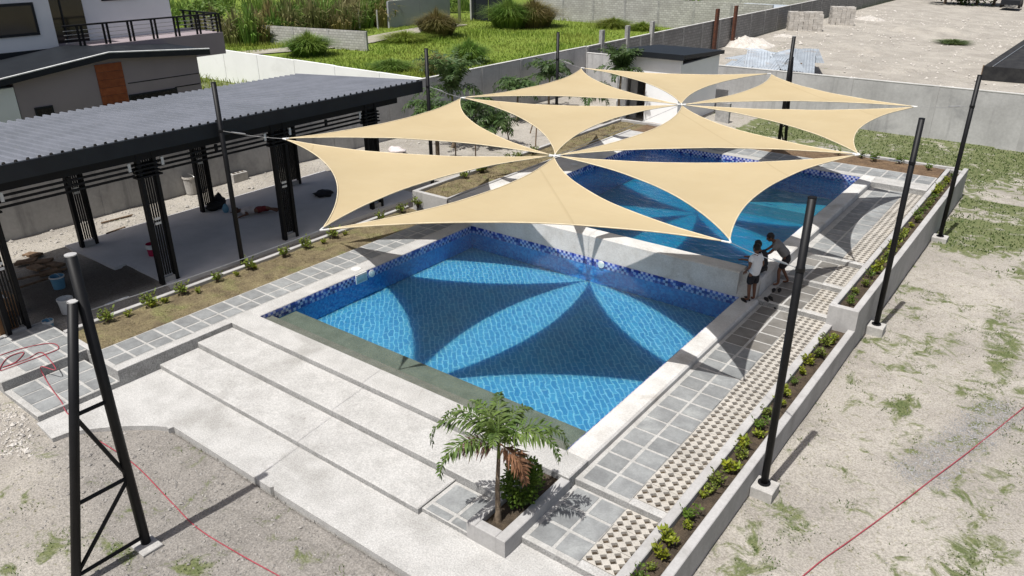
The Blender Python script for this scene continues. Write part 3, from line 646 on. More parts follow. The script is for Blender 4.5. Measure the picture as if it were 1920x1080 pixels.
def sail(tri, label):
    c = [N[k].copy() for k in tri]; cen = (c[0]+c[1]+c[2])/3
    t = wthing('shade_sail', label, 'shade sail', tuple(cen), 'cream triangular shade sails over the pools')
    tips = [p+(cen-p).normalized()*.16 for p in c]
    n_ = 26; mb = MB(); idx = {}
    nin = []
    for i in range(3):
        a, b_ = tips[(i+1) % 3], tips[(i+2) % 3]; e = b_-a; m_ = (tips[i]-a); d = m_-e*(m_.dot(e)/e.dot(e)); nin.append(d.normalized()*e.length*.098)
    def P_(u, v, w_):
        p = tips[0]*u+tips[1]*v+tips[2]*w_
        p = p+nin[2]*4*u*v*(1-.75*w_)*(1-w_)+nin[0]*4*v*w_*(1-.75*u)*(1-u)+nin[1]*4*u*w_*(1-.75*v)*(1-v)
        p.z += -.16*27*u*v*w_*.5 + .012*noise.noise(p*.9); return p
    for i in range(n_+1):
        for j in range(n_+1-i):
            idx[i, j] = len(mb.v); mb.v.append(tuple(P_(1-(i+j)/n_, i/n_, j/n_)))
    for i in range(n_):
        for j in range(n_-i):
            mb.f.append((idx[i, j], idx[i+1, j], idx[i, j+1]))
            if i+j < n_-1: mb.f.append((idx[i+1, j], idx[i+1, j+1], idx[i, j+1]))
    me = mb.mesh('fabric', 'sail_fabric', True); me.update()
    if me.polygons[0].normal.z < 0: me.flip_normals()
    ob('fabric', me, t)
    for e in ([idx[i, 0] for i in range(n_+1)], [idx[0, j] for j in range(n_+1)], [idx[i, n_-i] for i in range(n_+1)]):
        MB().tube([mb.v[q] for q in e], .014, 5).build('hem', 'hem_fabric', t, True)
    for p, q in zip(tips, c):
        MB().tube([p, q], .016, 6).build('corner_strap', 'white_strap', t)
pm('hem_fabric', (.66, .56, .38), None, 5, .85)
sail('AIP', 'cream shade sail hanging over the lower pool between the step tower and low planter pole')
sail('ABP', 'cream shade sail reaching from the tower by the pool steps towards the pavilion floor pole')
sail('BDP', 'cream shade sail with its outer edge along the pavilion roof end')
sail('DQP', 'cream shade sail spanning both centre knots, pointing at the tall palm by the pavilion end')
sail('DEQ', 'cream shade sail with its outer edge along the grey boundary wall and palms')
sail('EFQ', 'cream shade sail hanging in front of the small white building')
sail('FGQ', 'cream shade sail whose outer corners reach the lawn tower and the raised planter')
sail('GHQ', 'cream shade sail over the upper pool with its edge along the raised planter')
sail('HQP', 'cream shade sail spanning both centre knots, pointing at the planter step')
sail('HIP', 'cream shade sail over the near end of the upper pool above the three boys')
for k, lab in (('P', 'steel ring joining the sail tips above the pool divider'), ('Q', 'steel ring joining the sail tips in front of the white building')):
    c = N[k]; mb = MB(); mb.tube([c+Vector((.07*math.cos(a*math.pi/8), .07*math.sin(a*math.pi/8), 0)) for a in range(17)], .014, 6, False); tag(mb.build('joining_ring', 'steel_wire'), lab, 'ring')
def cable(a, b_, label, tb=True):
    a, b_ = Vector(a), Vector(b_); t = wthing('tension_cable', label, 'cable', tuple(a), 'steel cables tying the sails to their poles')
    MB().tube([a+(b_-a)*k/6+Vector((0, 0, -.03*math.sin(math.pi*k/6))) for k in range(7)], .006, 6).build('wire', 'steel_wire', t)
    if tb:
        d = (b_-a).normalized()
        MB().tube([b_-d*.55, b_-d*.5, b_-d*.25, b_-d*.2], [.008, .013, .013, .008], 8).build('turnbuckle', 'steel_wire', t)
cable(N['A'], (-9.9, 3.86, 3.53), 'steel cable from the tower beside the pool steps to its sail corner')
cable(N['I'], (-2.93, 10.85, 3.53), 'steel cable from the pole beside the long low planter to its sail corner')
cable(N['H'], (-2.91, 18.1, 3.53), 'steel cable from the pole where the planter steps up to its sail corner')
cable(N['G'], (-2.87, 25.6, 3.53), 'steel cable from the pole beside the raised planter to its sail corner')
cable(N['F'], (-10.1, 31.66, 3.5), 'steel cable from the lawn tower to its sail corner')
cable(N['E'], (-17.52, 26.3, 3.53), 'steel cable from the pole by the wall corner to its sail corner')
cable(N['D'], (-17.52, 18.7, 3.53), 'steel cable from the pole by the tall palm to its sail corner')
cable(N['B'], (-17.47, 10.95, 3.53), 'steel cable from the pavilion floor pole to its sail corner')
cable(N['P'], N['Q'], 'thin steel cable strung between the two joining rings', False)
# ================================================================ PAVILION
CY = [1.75, 5.43, 9.07, 12.93, 16.42]; CXF, CXB = -18.0, -22.2
pav = wthing('pavilion', 'open black steel pavilion with grey ribbed roof beside the lower pool', 'pavilion', (-20, 10, -.1))
col_me = MB()
for s in (-1, 1): col_me.box(-.075, .075, s*.2-.045, s*.2+.045, 0, 3.5)
slat_me = MB()
for k in (-2, -1, 0, 1, 2): slat_me.box(-.02, .02, k*.062-.016, k*.062+.016, .22, 3.3)
cap_me = MB()
for k in range(4): cap_me.box(-.11, .11, -.33+.03*(k % 2), .33-.03*(k % 2), 2.82+k*.1, 2.86+k*.1)
plate_me = MB().box(.022, .034, -.08, .08, 1.58, 1.64); plate_me.box(.022, .034, -.08, .08, 1.7, 1.76)
foot_me = MB().box(-.05, .05, -.15, .15, 0, .16)
for x_ in (CXF, CXB):
    for i, y_ in enumerate(CY):
        loc = (x_, y_, -.12)
        def part(mbx, nm, mat, par):
            m2 = MB(); m2.add([(a+loc[0], b_+loc[1], c+loc[2]) for a, b_, c in mbx.v], mbx.f); return m2.build(nm, mat, par)
        cl = part(col_me, 'column', 'black_steel_matte', pav)
        part(slat_me, 'slat_grille', 'black_steel_matte', cl); part(plate_me, 'white_plates', 'white_plate', cl); part(foot_me, 'column_foot', 'plaster_light', cl)
        if i == 2 or i == 3: part(cap_me, 'capital', 'black_steel_matte', cl)
        else: part(cap_me, 'capital', 'black_steel_matte', cl)
    for i in range(len(CY)-1):
        for z in (2.76, 2.88, 3.0):
            MB().box(x_-.03, x_+.03, CY[i]+.32, CY[i+1]-.32, z, z+.045).build('beam_rail', 'black_steel_matte', pav)
        for yy in (CY[i]+.42, CY[i+1]-.42, (CY[i]+CY[i+1])/2):
            MB().box(x_-.02, x_+.036, yy-.035, yy+.035, 2.9, 3.1).build('rail_plate', 'white_plate' if yy != (CY[i]+CY[i+1])/2 else 'black_steel_matte', pav)
    MB().box(x_-.06, x_+.06, 3.8, 17.6, 3.13, 3.44).build('beam', 'black_steel_matte', pav)
for i in range(14):
    y_ = 4.0+i*1.02; MB().obox(((-17.8-22.75)/2, y_, 3.53), (2.45, 0, .08), (0, .03, 0), (0, 0, .06)).build('rafter', 'black_steel_matte', pav)
# ribbed roof sheets: front eave high, back eave low
RX0, RX1, RZ0, RZ1, RY0 = -22.85, -17.76, 3.53, 3.70, 3.7
mb = MB(); pit = .23; ys = []
k = 0
while RY0+k*pit < 17.85:
    for dy, dz in ((0, 0), (.09, .0), (.115, .07), (.165, .07), (.19, 0)): ys.append((RY0+k*pit+dy, dz))
    k += 1
for (y_, dz) in ys:
    sk = (y_-RY0)/14*.5
    mb.v += [(RX0, y_-sk*.7, RZ0+dz), (RX1, y_+sk, RZ1+dz)]
mb.f = [(2*i, 2*i+1, 2*i+3, 2*i+2) for i in range(len(ys)-1)]
rf = mb.build('roof', 'roof_metal', pav)
MB().box(-17.79, -17.69, 3.65, 18.55, 3.36, 3.72).build('fascia', 'fascia_metal', pav)
MB().obox(((RX0+RX1)/2, 18.0, (RZ0+RZ1)/2-.07), ((RX1-RX0)/2, .45, (RZ1-RZ0)/2), (0, .03, 0), (0, 0, .12)).build('end_trim', 'fascia_metal', pav)
MB().obox(((RX0+RX1)/2, 3.66, (RZ0+RZ1)/2-.07), ((RX1-RX0)/2, 0, (RZ1-RZ0)/2), (0, .03, 0), (0, 0, .12)).build('end_trim', 'fascia_metal', pav)
struct('pavilion_floor', MB().prism([(-22.75, 8.62), (-20.05, 8.68), (-20.0, 8.98), (-17.78, 8.93), (-17.78, 18.3), (-22.8, 18.3)], -.5, -.095), 'floor_cement')
# ================================================================ BOUNDARY WALLS
def wall_run(name, label, a, b_, zb, zt, th, seg, mat, pilmat, cap=True, group=None):
    a, b_ = Vector(a), Vector(b_); d = b_-a; L = d.length; d.normalize(); nrm = Vector((-d.y, d.x))
    t = wthing(name, label, 'wall', (a.x, a.y, zb)); n_ = max(1, round(L/seg)); s = L/n_
    for i in range(n_):
        c = a+d*(s*(i+.5)); dz = rnd(-.015, .015)
        MB().obox((c.x, c.y, (zb+zt+dz)/2), (d.x*(s/2-.008), d.y*(s/2-.008), 0), (nrm.x*th/2, nrm.y*th/2, 0), (0, 0, (zt+dz-zb)/2)).build('wall_panel', mat, t)
        if cap: MB().obox((c.x, c.y, zt+.02), (d.x*(s/2), d.y*(s/2), 0), (nrm.x*(th/2+.012), nrm.y*(th/2+.012), 0), (0, 0, .018)).build('wall_cap', 'wall_cap', t)
    for i in range(n_+1):
        c = a+d*(s*i)
        MB().obox((c.x, c.y, (zb+zt)/2-.01), (d.x*.11, d.y*.11, 0), (nrm.x*(th/2+.03), nrm.y*(th/2+.03), 0), (0, 0, (zt-zb)/2)).build('pilaster', pilmat, t)
    return t
wall_run('boundary_wall', 'long grey plastered wall behind the pavilion and palms', (WX, -2), (WX, FY), -.6, 2.12, .14, 3.2, 'wall_plaster', 'wall_plaster')
wall_run('boundary_wall', 'grey plastered wall along the far side of the lawn', (WX+.1, FY), (9, FY), -.9, 1.78, .14, 3.6, 'wall_plaster', 'plaster')
wall_run('boundary_wall', 'bright white painted wall beside the grass field and the house', (WX-.1, 26.3), (-48, 26.9), -.6, 2.05, .12, 3.4, 'white_paint', 'white_paint', False)
t = wall_run('block_wall', 'long bare concrete block wall with grey posts beyond the small white building', (WX, FY+.1), (WX-.6, 118), -.6, 2.1, .14, 3.3, 'block_courses', 'rough_block', True)
for (x, y) in ((1128, 65), (1176, 50), (1222, 42)):
    p = pX(x, y+25, WX+.05); MB().box(p.x-.12, p.x+.1, p.y-.15, p.y+.15, -.4, 2.9).build('post_stub', 'rough_block', t)
for (x, y) in ((1340, 30), (1375, 18)):
    p = pX(x, y+40, WX+.12); MB().box(p.x-.06, p.x+.12, p.y-.2, p.y+.2, -.4, 3.0).build('rusty_column', 'rust_steel', t)
wall_run('block_wall', 'pale concrete block wall closing the far end of the grass field', (-52, 73), (-25.6, 73), -.6, 2.3, .15, 3.6, 'block_courses_pale', 'rough_block', False)
wall_run('block_wall', 'taller weathered block wall standing behind the pale block wall', (-60, 92), (-26.5, 92), -.6, 3.2, .15, 4.5, 'block_courses_pale', 'rough_block', False)
wall_run('boundary_wall', 'smooth grey wall beside the light pole across the field', (-58.0, 56.5), (-58.5, 66), -.6, 2.2, .15, 4.5, 'far_plaster', 'far_plaster', True)
wall_run('block_wall', 'short unfinished block wall with posts behind the white painted wall', (-62, 40.8), (-47.5, 43.6), -.6, 1.2, .15, 3.4, 'block_courses_pale', 'rough_block', False)
p = pz(862, 42, -.3)
lp = wthing('utility_pole', 'pale concrete pole standing beside the grey wall across the field', 'pole', tuple(p)); MB().tube([p, p+Vector((0, 0, 9))], [.17, .11], 10).build('shaft', 'plaster_light', lp, True)
MB().tube([p+Vector((0, 0, 7.5)), p+Vector((.9, .3, 7.9))], .04, 6).build('arm', 'steel_wire', lp)
g0 = pz(872, 40, -.3)
gt = wthing('steel_gate', 'dark steel gate beside the pale utility pole', 'gate', tuple(g0))
for k in range(2):
    MB().box(g0.x+k*2.3, g0.x+k*2.3+2.2, g0.y+1.2, g0.y+1.28, -.2, 2.0).build('gate_panel', 'fascia_metal', gt)
MB().box(g0.x-.2, g0.x-.02, g0.y+1.1, g0.y+1.35, -.3, 2.3).build('gate_post', 'plaster_light', gt)
# ================================================================ HOUSE
hs = wthing('house', 'modern white and grey two storey house with wood panel behind the pavilion', 'house', (-32, 12, -.2))
HX = -29.0
rl, rr, rm = pX(0, 140, HX), pX(376, 92, HX), pX(195, 98, HX)
# wing walls
MB().box(HX-7, HX, 10.72, 17.55, -.3, 3.55).build('wing_wall', 'grey_wall_paint', hs)
mb = MB(); mb.add([(HX-.001, 10.72, 3.5), (HX-.001, 17.55, 3.5), (HX-.001, 17.55, 3.85), (HX-.001, rm.y, rm.z-.12), (HX-.001, 10.72, 3.75)], [(0, 1, 2, 3, 4)]); mb.build('gable_wall', 'grey_wall_paint', hs)
MB().box(HX-7, HX+.05, 8.2, 10.68, -.3, 3.45).build('white_wing', 'house_white', hs)
MB().box(HX+.004, HX+.03, 9.2, 9.3, -.3, 3.4).build('corner_trim', 'grey_wall_paint', hs)
# wood panel of planks
wy0, wy1 = pX(178, 130, HX).y, pX(228, 125, HX).y
for k in range(13):
    MB().box(HX+.002, HX+.03+.004*(k % 2), wy0, wy1, .2+k*.28, .2+k*.28+.27).build('wood_plank', 'wood_cladding', hs)
for z in (3.02, 2.62, 2.25):
    MB().box(HX+.001, HX+.012, wy1+.1 if z > 3 else 16.4, 17.5, z, z+.035).build('groove', 'dark_glass', hs)
wa, wb = pX(241, 178, HX), pX(331, 164, HX)
w_ = MB().box(HX+.002, HX+.03, wa.y, wb.y, 1.2, wb.z).build('window', 'fascia_metal', hs); MB().box(HX+.03, HX+.036, wa.y+.06, wb.y-.06, 1.26, wb.z-.06).build('pane', 'dark_glass', w_)
wa, wb = pX(67, 215, HX), pX(98, 197, HX)
w_ = MB().box(HX+.002, HX+.03, wa.y, wb.y, 1.3, wb.z).build('window', 'fascia_metal', hs); MB().box(HX+.03, HX+.036, wa.y+.06, wb.y-.06, 1.36, wb.z-.06).build('pane', 'dark_glass', w_)
# gable roof of the wing
mb = MB()
for s0, s1 in (((8.0, 3.5), (rm.y, rm.z)), ((rm.y, rm.z), (17.95, rr.z))):
    for xa, xb in ((HX+.35, HX-3.2),):
        mb.add([(xa, s0[0], s0[1]), (xa, s1[0], s1[1]), (xb, s1[0], s1[1]), (xb, s0[0], s0[1]), (xa, s0[0], s0[1]-.2), (xa, s1[0], s1[1]-.2), (xb, s1[0], s1[1]-.2), (xb, s0[0], s0[1]-.2)],
               [(0, 1, 2, 3), (7, 6, 5, 4), (0, 4, 5, 1), (1, 5, 6, 2), (2, 6, 7, 3), (3, 7, 4, 0)])
rfh = mb.build('wing_roof', 'fascia_metal', hs)
for s0, s1 in (((8.0, 3.5), (rm.y, rm.z)), ((rm.y, rm.z), (17.95, rr.z))):
    MB().tube([(HX+.33, s0[0], s0[1]+.02), (HX+.33, s1[0], s1[1]+.02)], .03, 6).build('roof_flashing', 'white_plate', rfh)
# upper storey
UX = -32.3
c1 = pX(122, 80, UX); c2 = pX(352, 40, UX)
MB().box(UX-6, UX, 6, c1.y-.25, 3.0, 9.5).build('upper_wall', 'house_white', hs)
MB().box(UX-6, UX-1.2, c1.y-.25, c2.y, 3.0, 9.5).build('upper_wall', 'house_white', hs)
d1, d2 = pX(110, 60, UX-1.2), pX(165, 60, UX-1.2)
dr = MB().box(UX-1.199, UX-1.15, c1.y-.2, c1.y+1.5, 3.9, 7.5).build('door', 'dark_glass', hs); MB().box(UX-1.15, UX-1.12, c1.y+.6, c1.y+.66, 3.9, 7.5).build('door_frame', 'fascia_metal', dr)
wa, wb = pX(0, 70, UX), pX(60, 4, UX)
w_ = MB().box(UX+.002, UX+.05, wa.y-.8, wb.y, pX(64, 66, UX).z, wb.z).build('window', 'fascia_metal', hs); MB().box(UX+.05, UX+.06, wa.y-.7, wb.y-.1, pX(64, 66, UX).z+.1, wb.z-.1).build('pane', 'window_glass' if 'window_glass' in MT else 'dark_glass', w_)
wa = pX(190, 2, UX-1.2); MB().box(UX-1.198, UX-1.15, wa.y, wa.y+1.6, wa.z, wa.z+1.2).build('window', 'fascia_metal', hs)
MB().box(UX+.0, UX+.1, 6, c1.y-.2, c1.z-.35, c1.z-.15).build('skirt_band', 'fascia_metal', hs)
# balcony
be = pX(418, 60, UX+.6); bb = pX(424, 100, UX+.6)
MB().box(UX-2.5, UX+.6, c1.y-.2, be.y, bb.z, be.z).build('balcony_parapet', 'grey_wall_paint', hs)
rz = be.z
for zz, rr_ in ((rz+.78, .035), (rz+.6, .012), (rz+.45, .012), (rz+.3, .012), (rz+.15, .012)):
    MB().tube([(UX+.5, c1.y-.2, zz), (UX+.5, be.y-.1, zz)], rr_, 6).build('handrail' if rr_ > .03 else 'rail_wire', 'black_steel' if rr_ > .03 else 'steel_wire', hs)
    MB().tube([(UX+.5, be.y-.1, zz), (UX-2.4, be.y-.1, zz)], rr_, 6).build('handrail' if rr_ > .03 else 'rail_wire', 'black_steel' if rr_ > .03 else 'steel_wire', hs)
y_ = c1.y+.3
while y_ < be.y:
    for dy in (0, .16): MB().box(UX+.47, UX+.53, y_+dy, y_+dy+.07, rz, rz+.78).build('baluster', 'black_steel', hs)
    y_ += 1.0
for k in range(5): MB().box(UX-2.2+k*.55, UX-2.12+k*.55, be.y-.14, be.y-.06, rz, rz+.78).build('baluster', 'black_steel', hs)
# ================================================================ SMALL WHITE BUILDING
wbd = wthing('restroom_building', 'small white building with flat dark roof in front of the far wall', 'building', (-17.5, 36, -.4))
BX0, BX1, BY0, BY1 = -19.25, -15.9, 34.15, 38.6
d0, d1 = pY(1173, 170, BY0).x, pY(1210, 170, BY0).x
MB().box(BX0, d0, BY0, BY0+.15, -.8, 2.85).build('front_wall', 'white_paint', wbd)
MB().box(d1, BX1, BY0, BY0+.15, -.8, 2.85).build('front_wall', 'white_paint', wbd)
MB().box(d0, d1, BY0, BY0+.15, 1.75, 2.85).build('front_wall', 'white_paint', wbd)
MB().box(BX1-.15, BX1, BY0+.152, BY1, -.8, 2.5).build('side_wall', 'white_paint', wbd)
MB().box(BX0, BX0+.15, BY0+.152, BY1, -.8, 2.5).build('side_wall', 'white_paint', wbd)
MB().box(BX0+.15, BX1-.15, BY1-.15, BY1, -.8, 2.45).build('rear_wall', 'white_paint', wbd)
MB().box(d0, d0+(d1-d0)*.35, BY0+.5, BY0+.56, -.4, 1.75).build('inner_screen', 'plaster', wbd)
MB().box(d0+(d1-d0)*.35, d1, BY0+1.2, BY0+1.26, -.4, 1.75).build('door', 'old_wood', wbd)
mb = MB(); zz = 2.72
mb.add([(BX0-.2, BY0-.25, 2.98), (BX1+.2, BY0-.25, 2.98), (BX1+.2, BY1+.1, 2.72), (BX0-.2, BY1+.1, 2.72), (BX0-.2, BY0-.25, 2.80), (BX1+.2, BY0-.25, 2.80), (BX1+.2, BY1+.1, 2.54), (BX0-.2, BY1+.1, 2.54)],
       [(0, 1, 2, 3), (7, 6, 5, 4), (0, 4, 5, 1), (1, 5, 6, 2), (2, 6, 7, 3), (3, 7, 4, 0)]); r_ = mb.build('roof', 'fascia_metal', wbd)
MB().box(BX0-.22, BX1+.22, BY0-.29, BY0-.252, 2.74, 3.0).build('gutter', 'fascia_metal', r_)
p = pz(1342, 232, -.5); tag(MB().box(-14.9, -14.2, 36.4, 36.6, -.6, .55).build('concrete_partition', 'rough_block'), 'short dark concrete partition beside the small white building', 'wall')
# ================================================================ BEYOND THE FAR WALL
def block_pile(label, px_, py_, w_, d_, h_, rz):
    p = pz(px_, py_, -.05); t = wthing('block_pile', label, 'block pile', tuple(p), 'stacked hollow blocks on the bare ground')
    R_ = Matrix.Rotation(rz, 3, 'Z'); nx, ny, nz_ = int(w_/.42), int(d_/.22), int(h_/.21)
    for i in range(nx):
        for j in range(ny):
            for k in range(nz_):
                if k == nz_-1 and random.random() < .4: continue
                c = p+R_ @ Vector(((i-nx/2)*.42+rnd(-.02, .02), (j-ny/2)*.22, .1+k*.205)); u = R_ @ Vector((.2, 0, 0)); v = R_ @ Vector((0, .1, 0))
                MB().obox(c, u, v, (0, 0, .098)).build('block', 'rubble', t)
block_pile('stack of grey hollow blocks beside the block wall, lower of two', 1510, 62, 3.0, 1.3, 1.9, .5)
block_pile('stack of grey hollow blocks farther along, broken at the top', 1579, 50, 2.2, 1.5, 2.0, .5)
sheets = [(1392, 122, 4.6, 1.3, .95, .1), (1420, 116, 5.2, 1.4, 1.05, .35), (1447, 121, 4.8, 1.3, .98, .2), (1478, 117, 5.4, 1.4, 1.0, .45), (1507, 115, 6.2, 1.3, .92, .3), (1410, 104, 4.0, 1.2, 1.0, -.3), (1445, 103, 4.4, 1.3, 1.08, .9), (1370, 128, 3.4, 1.1, .8, .05), (1475, 100, 4.2, 1.2, .95, -.15), (1525, 104, 4.0, 1.0, .85, .4)]
corr = MB(); n_ = 24
for i in range(n_+1):
    corr.v += [(-.5+i/n_, -.5, .03*math.sin(i*2.2)), (-.5+i/n_, .5, .03*math.sin(i*2.2))]
corr.f = [(2*i, 2*i+2, 2*i+3, 2*i+1) for i in range(n_)]; corr_me = corr.mesh('roofing_sheet', 'sheet_metal')
for i, (x, y, L, W, z, rz) in enumerate(sheets):
    p = pz(x, y, z); o = ob('roofing_sheet', corr_me); o.location = p; o.scale = (W, L, 1); o.rotation_euler = (rnd(.02, .12), rnd(-.08, .08), rz); tag(o, 'loose blue grey corrugated roofing sheet lying on the scrap heap behind the far wall', 'metal sheet', 'roofing sheets on the scrap heap')
def heap(name, label, px_, py_, r, h, mat='rubble', z=-.3):
    p = pz(px_, py_, z); mb = MB()
    nn_ = 16
    for i in range(nn_+1):
        for j in range(nn_+1):
            u, v = i/nn_*2-1, j/nn_*2-1; q = max(0, 1-(u*u+v*v)); mb.v.append((p.x+u*r, p.y+v*r, z-.15+h*q*(1+.5*noise.noise(Vector((u*3+p.x, v*3, 1))))+.1*noise.noise(Vector((u*9, v*9, p.x)))))
    mb.f = [(j*(nn_+1)+i, j*(nn_+1)+i+1, (j+1)*(nn_+1)+i+1, (j+1)*(nn_+1)+i) for j in range(nn_) for i in range(nn_)]
    mb.f = [f[::-1] for f in mb.f]
    return tag(mb.build(name, mat), label, 'heap')
heap('sand_heap', 'heap of pale rubble and sand at the foot of the block wall', 1400, 92, 3.0, 1.0); heap('sand_heap', 'pale sand heap beside the stacked blocks', 1630, 45, 2.4, .9); heap('sand_heap', 'low sand heap beside the scrap roofing sheets', 1470, 78, 2.4, .7)
heap('dirt_mound', 'broad low dirt mound on the bare lot behind the scrap sheets', 1590, 95, 5, .5, 'ground_dirt'); heap('dirt_mound', 'low dirt mound beside the weed patch on the bare lot', 1720, 60, 6, .6, 'ground_dirt'); heap('dirt_mound', 'low spread dirt mound along the far wall', 1660, 128, 3.5, .35, 'ground_dirt')
# lean-to frame under the sheets
for k in range(4):
    p = pz(1385+k*38, 140, .2); tag(MB().box(p.x-.05, p.x+.05, p.y-.05, p.y+.05, -.6, .9).build('timber_prop', 'old_wood'), 'rough timber prop carrying the scrap roofing sheets', 'timber post', 'timber props under the scrap sheets')
# net house at the right
a = pz(1838, 150, -.3); nh = wthing('net_house', 'dark shade net house beyond the far wall', 'shelter', tuple(a))
b_ = pz(1922, 75, 2.0)
mb = MB(); mb.add([(a.x, a.y, .55), (a.x+12, a.y+1, .55), (a.x+16, a.y+28, 2.3), (a.x+2.5, a.y+27, 2.3), (a.x, a.y, -.3), (a.x+12, a.y+1, -.3), (a.x+2.5, a.y+27, -.3)], [(0, 1, 2, 3), (0, 4, 5, 1), (0, 3, 6, 4)])
mb.build('net', 'net_black', nh)
for k in range(4): MB().tube([(a.x+k*3.5, a.y+.3*k/3+.05, -.4), (a.x+k*3.5, a.y+.3*k/3+.05, .6)], .05, 6).build('post', 'old_wood', nh)
for k in range(3): MB().tube([(a.x+.5+k*3.5, a.y, .58), (a.x+3+k*3.9, a.y+27, 2.33)], .03, 5).build('wire', 'steel_wire', nh)
# tin roofed shelter behind the block wall
p = pX(1427, 13, -28.5)
sh = wthing('shelter', 'open shelter with pale tin roof behind the block wall', 'shelter', (p.x, p.y, -.3))
MB().obox((p.x, p.y, p.z), (2.3, 0, 0), (0, 1.6, .12), (0, 0, .05)).build('roof', 'sheet_metal', sh)
for s in (-1, 1): MB().box(p.x+s*2.1-.08, p.x+s*2.1+.08, p.y-1.4, p.y-1.25, -.3, p.z-.1).build('post', 'old_wood', sh)
MB().box(p.x-2.1, p.x+2.1, p.y+1.2, p.y+1.35, -.3, p.z).build('back_wall', 'net_black', sh)
# parked jeep far off
p = pz(1893, 16, -.1); jp = wthing('parked_jeep', 'small dark vehicle parked at the far edge of the bare lot', 'vehicle', tuple(p))
MB().box(p.x-1.0, p.x+1.0, p.y-.8, p.y+2.6, .35, 1.0, .08).build('body', 'fascia_metal', jp); MB().box(p.x-.9, p.x+.9, p.y+.2, p.y+2.5, 1.0, 1.7, .12).build('cabin', 'white_paint', jp); MB().box(p.x-.8, p.x+.8, p.y+.19, p.y+.198, 1.1, 1.55).build('windscreen', 'dark_glass', jp)
for sx in (-1, 1):
    for sy in (-.1, 1.9): MB().tube([(p.x+sx*.95-.12, p.y+sy, .35), (p.x+sx*.95+.12, p.y+sy, .35)], .36, 12).build('wheel', 'rubber_black', jp)
# ================================================================ PLANTS
def frond(mb, base, yaw, rise, length, droop, leaf, n_=26, wid=.02, twist=.9):
    """arching feather frond: curved midrib with two rows of narrow leaflets (plumose)"""
    d = Vector((math.cos(yaw), math.sin(yaw), 0)); p = Vector(base); ang = rise; st = length/n_; pts = []
    for i in range(n_+1):
        pts.append(p.copy()); t = i/n_; p = p+(d*math.cos(ang)+Vector((0, 0, math.sin(ang))))*st; ang -= droop/n_*(.5+1.2*t)
    s = Vector((-d.y, d.x, 0))
    for i in range(n_):
        a, b_ = pts[i], pts[i+1]; w_ = .014*(1-i/n_)+.004; mb.add([a-s*w_, a+s*w_, b_+s*w_*.9, b_-s*w_*.9], [(0, 1, 2, 3)])
        t = i/n_
        if t < .1: continue
        L = leaf*(math.sin(min(1, t*1.25+.12)*math.pi*.93)**.6)*(1 if t < .9 else .7)
        tang = (b_-a).normalized(); nup = s.cross(tang)
        for sd in (-1, 1):
            for q in range(2):
                e = tang*rnd(.35, .7)+s*sd*rnd(.55, 1.0)+nup*rnd(-.75, .55)*twist; e.normalize(); e.z -= .25; e.normalize()
                o = a.lerp(b_, rnd(0, 1)); l1 = L*rnd(.75, 1.1); wv_ = e.cross(nup+s*rnd(-.3, .3)).normalized()*wid
                mid = o+e*l1*.55; tip = o+e*l1+Vector((0, 0, -.22*l1))
                mb.add([o, mid-wv_, tip, mid+wv_], [(0, 1, 2, 3)])
def palm(label, x, y, zb, trunk_h, fr, leaf=.42, mat='palm_leaf', rad=.05, wid=.02, group=None, n_=26, stems=True):
    t = wthing('palm_tree', label, 'palm', (x, y, zb), group)
    top = Vector((x+.03, y, zb+trunk_h))
    MB().tube([(x, y, zb-.1), (x, y, zb+.02), (x+.01, y, zb+.18), (x-.01, y+.01, zb+trunk_h*.5), tuple(top)], [rad*2.1, rad*2.0, rad*1.25, rad, rad*.8], 10).build('trunk', 'trunk_bark', t, True)
    MB().tube([top-Vector((0, 0, .02)), top+Vector((0, 0, .22))], [rad*.85, rad*.5], 8).build('crownshaft', 'green_leaf', t, True)
    for f in fr:
        mb = MB(); frond(mb, top+Vector((0, 0, rnd(.12, .24))), f[0], f[1], f[2], f[3], leaf, n_, wid); mb.build('frond', f[4] if len(f) > 4 else mat, t)
    return t
R = math.radians
# main palm in the planter (image left is about -143 deg .. world)
lf = R(217); rg = R(37-0); toc = R(-53); away = R(127)
palm('green palm growing in the concrete planter at the pool steps', -5.72, 7.18, -.16, 1.22,
     [(R(214), R(62), 1.45, R(160)), (R(196), R(72), 1.3, R(150)), (R(248), R(48), 1.35, R(150)), (R(38), R(60), 1.45, R(155)), (R(14), R(66), 1.35, R(155)), (R(127), R(80), 1.0, R(110)), (R(300), R(86), .8, R(110)), (R(85), R(78), 1.0, R(125)), (R(165), R(82), .95, R(110)),
      (R(222), R(25), .75, R(90), 'dry_frond'), (R(356), R(0), .8, R(105), 'dead_frond')], .27, 'palm_leaf', .035, .017, None, 34)
def ball_shrub(name, label, c, r, nleaf, size, mat, stemh=.1, group=None, up=.3):
    t = wthing(name, label, 'shrub', (c[0], c[1], c[2]-r[2]-stemh), group); mb = MB(); c = Vector(c)
    for i in range(nleaf):
        d = Vector((random.gauss(0, 1), random.gauss(0, 1), random.gauss(0, 1))).normalized(); k = rnd(.45, 1.05)*(1+.22*noise.noise(d*2.3+c))
        p = c+Vector((d.x*r[0], d.y*r[1], d.z*r[2]))*k; e = (d+Vector((rnd(-.6, .6), rnd(-.6, .6), up+rnd(-.4, .5)))).normalized(); s = e.cross(Vector((rnd(-1, 1), rnd(-1, 1), rnd(-1, 1)))).normalized()
        L = size*rnd(.7, 1.3); mb.add([p, p+e*L*.5-s*L*.3, p+e*L, p+e*L*.5+s*L*.3], [(0, 1, 2, 3)])
    mb.build('foliage', mat, t)
    st = MB()
    for k in range(4):
        a = k*1.7; st.tube([(c.x, c.y, c.z-r[2]-stemh), (c.x+r[0]*.4*math.cos(a), c.y+r[1]*.4*math.sin(a), c.z)], .008, 5)
    st.build('stem', 'trunk_stake', t); return t
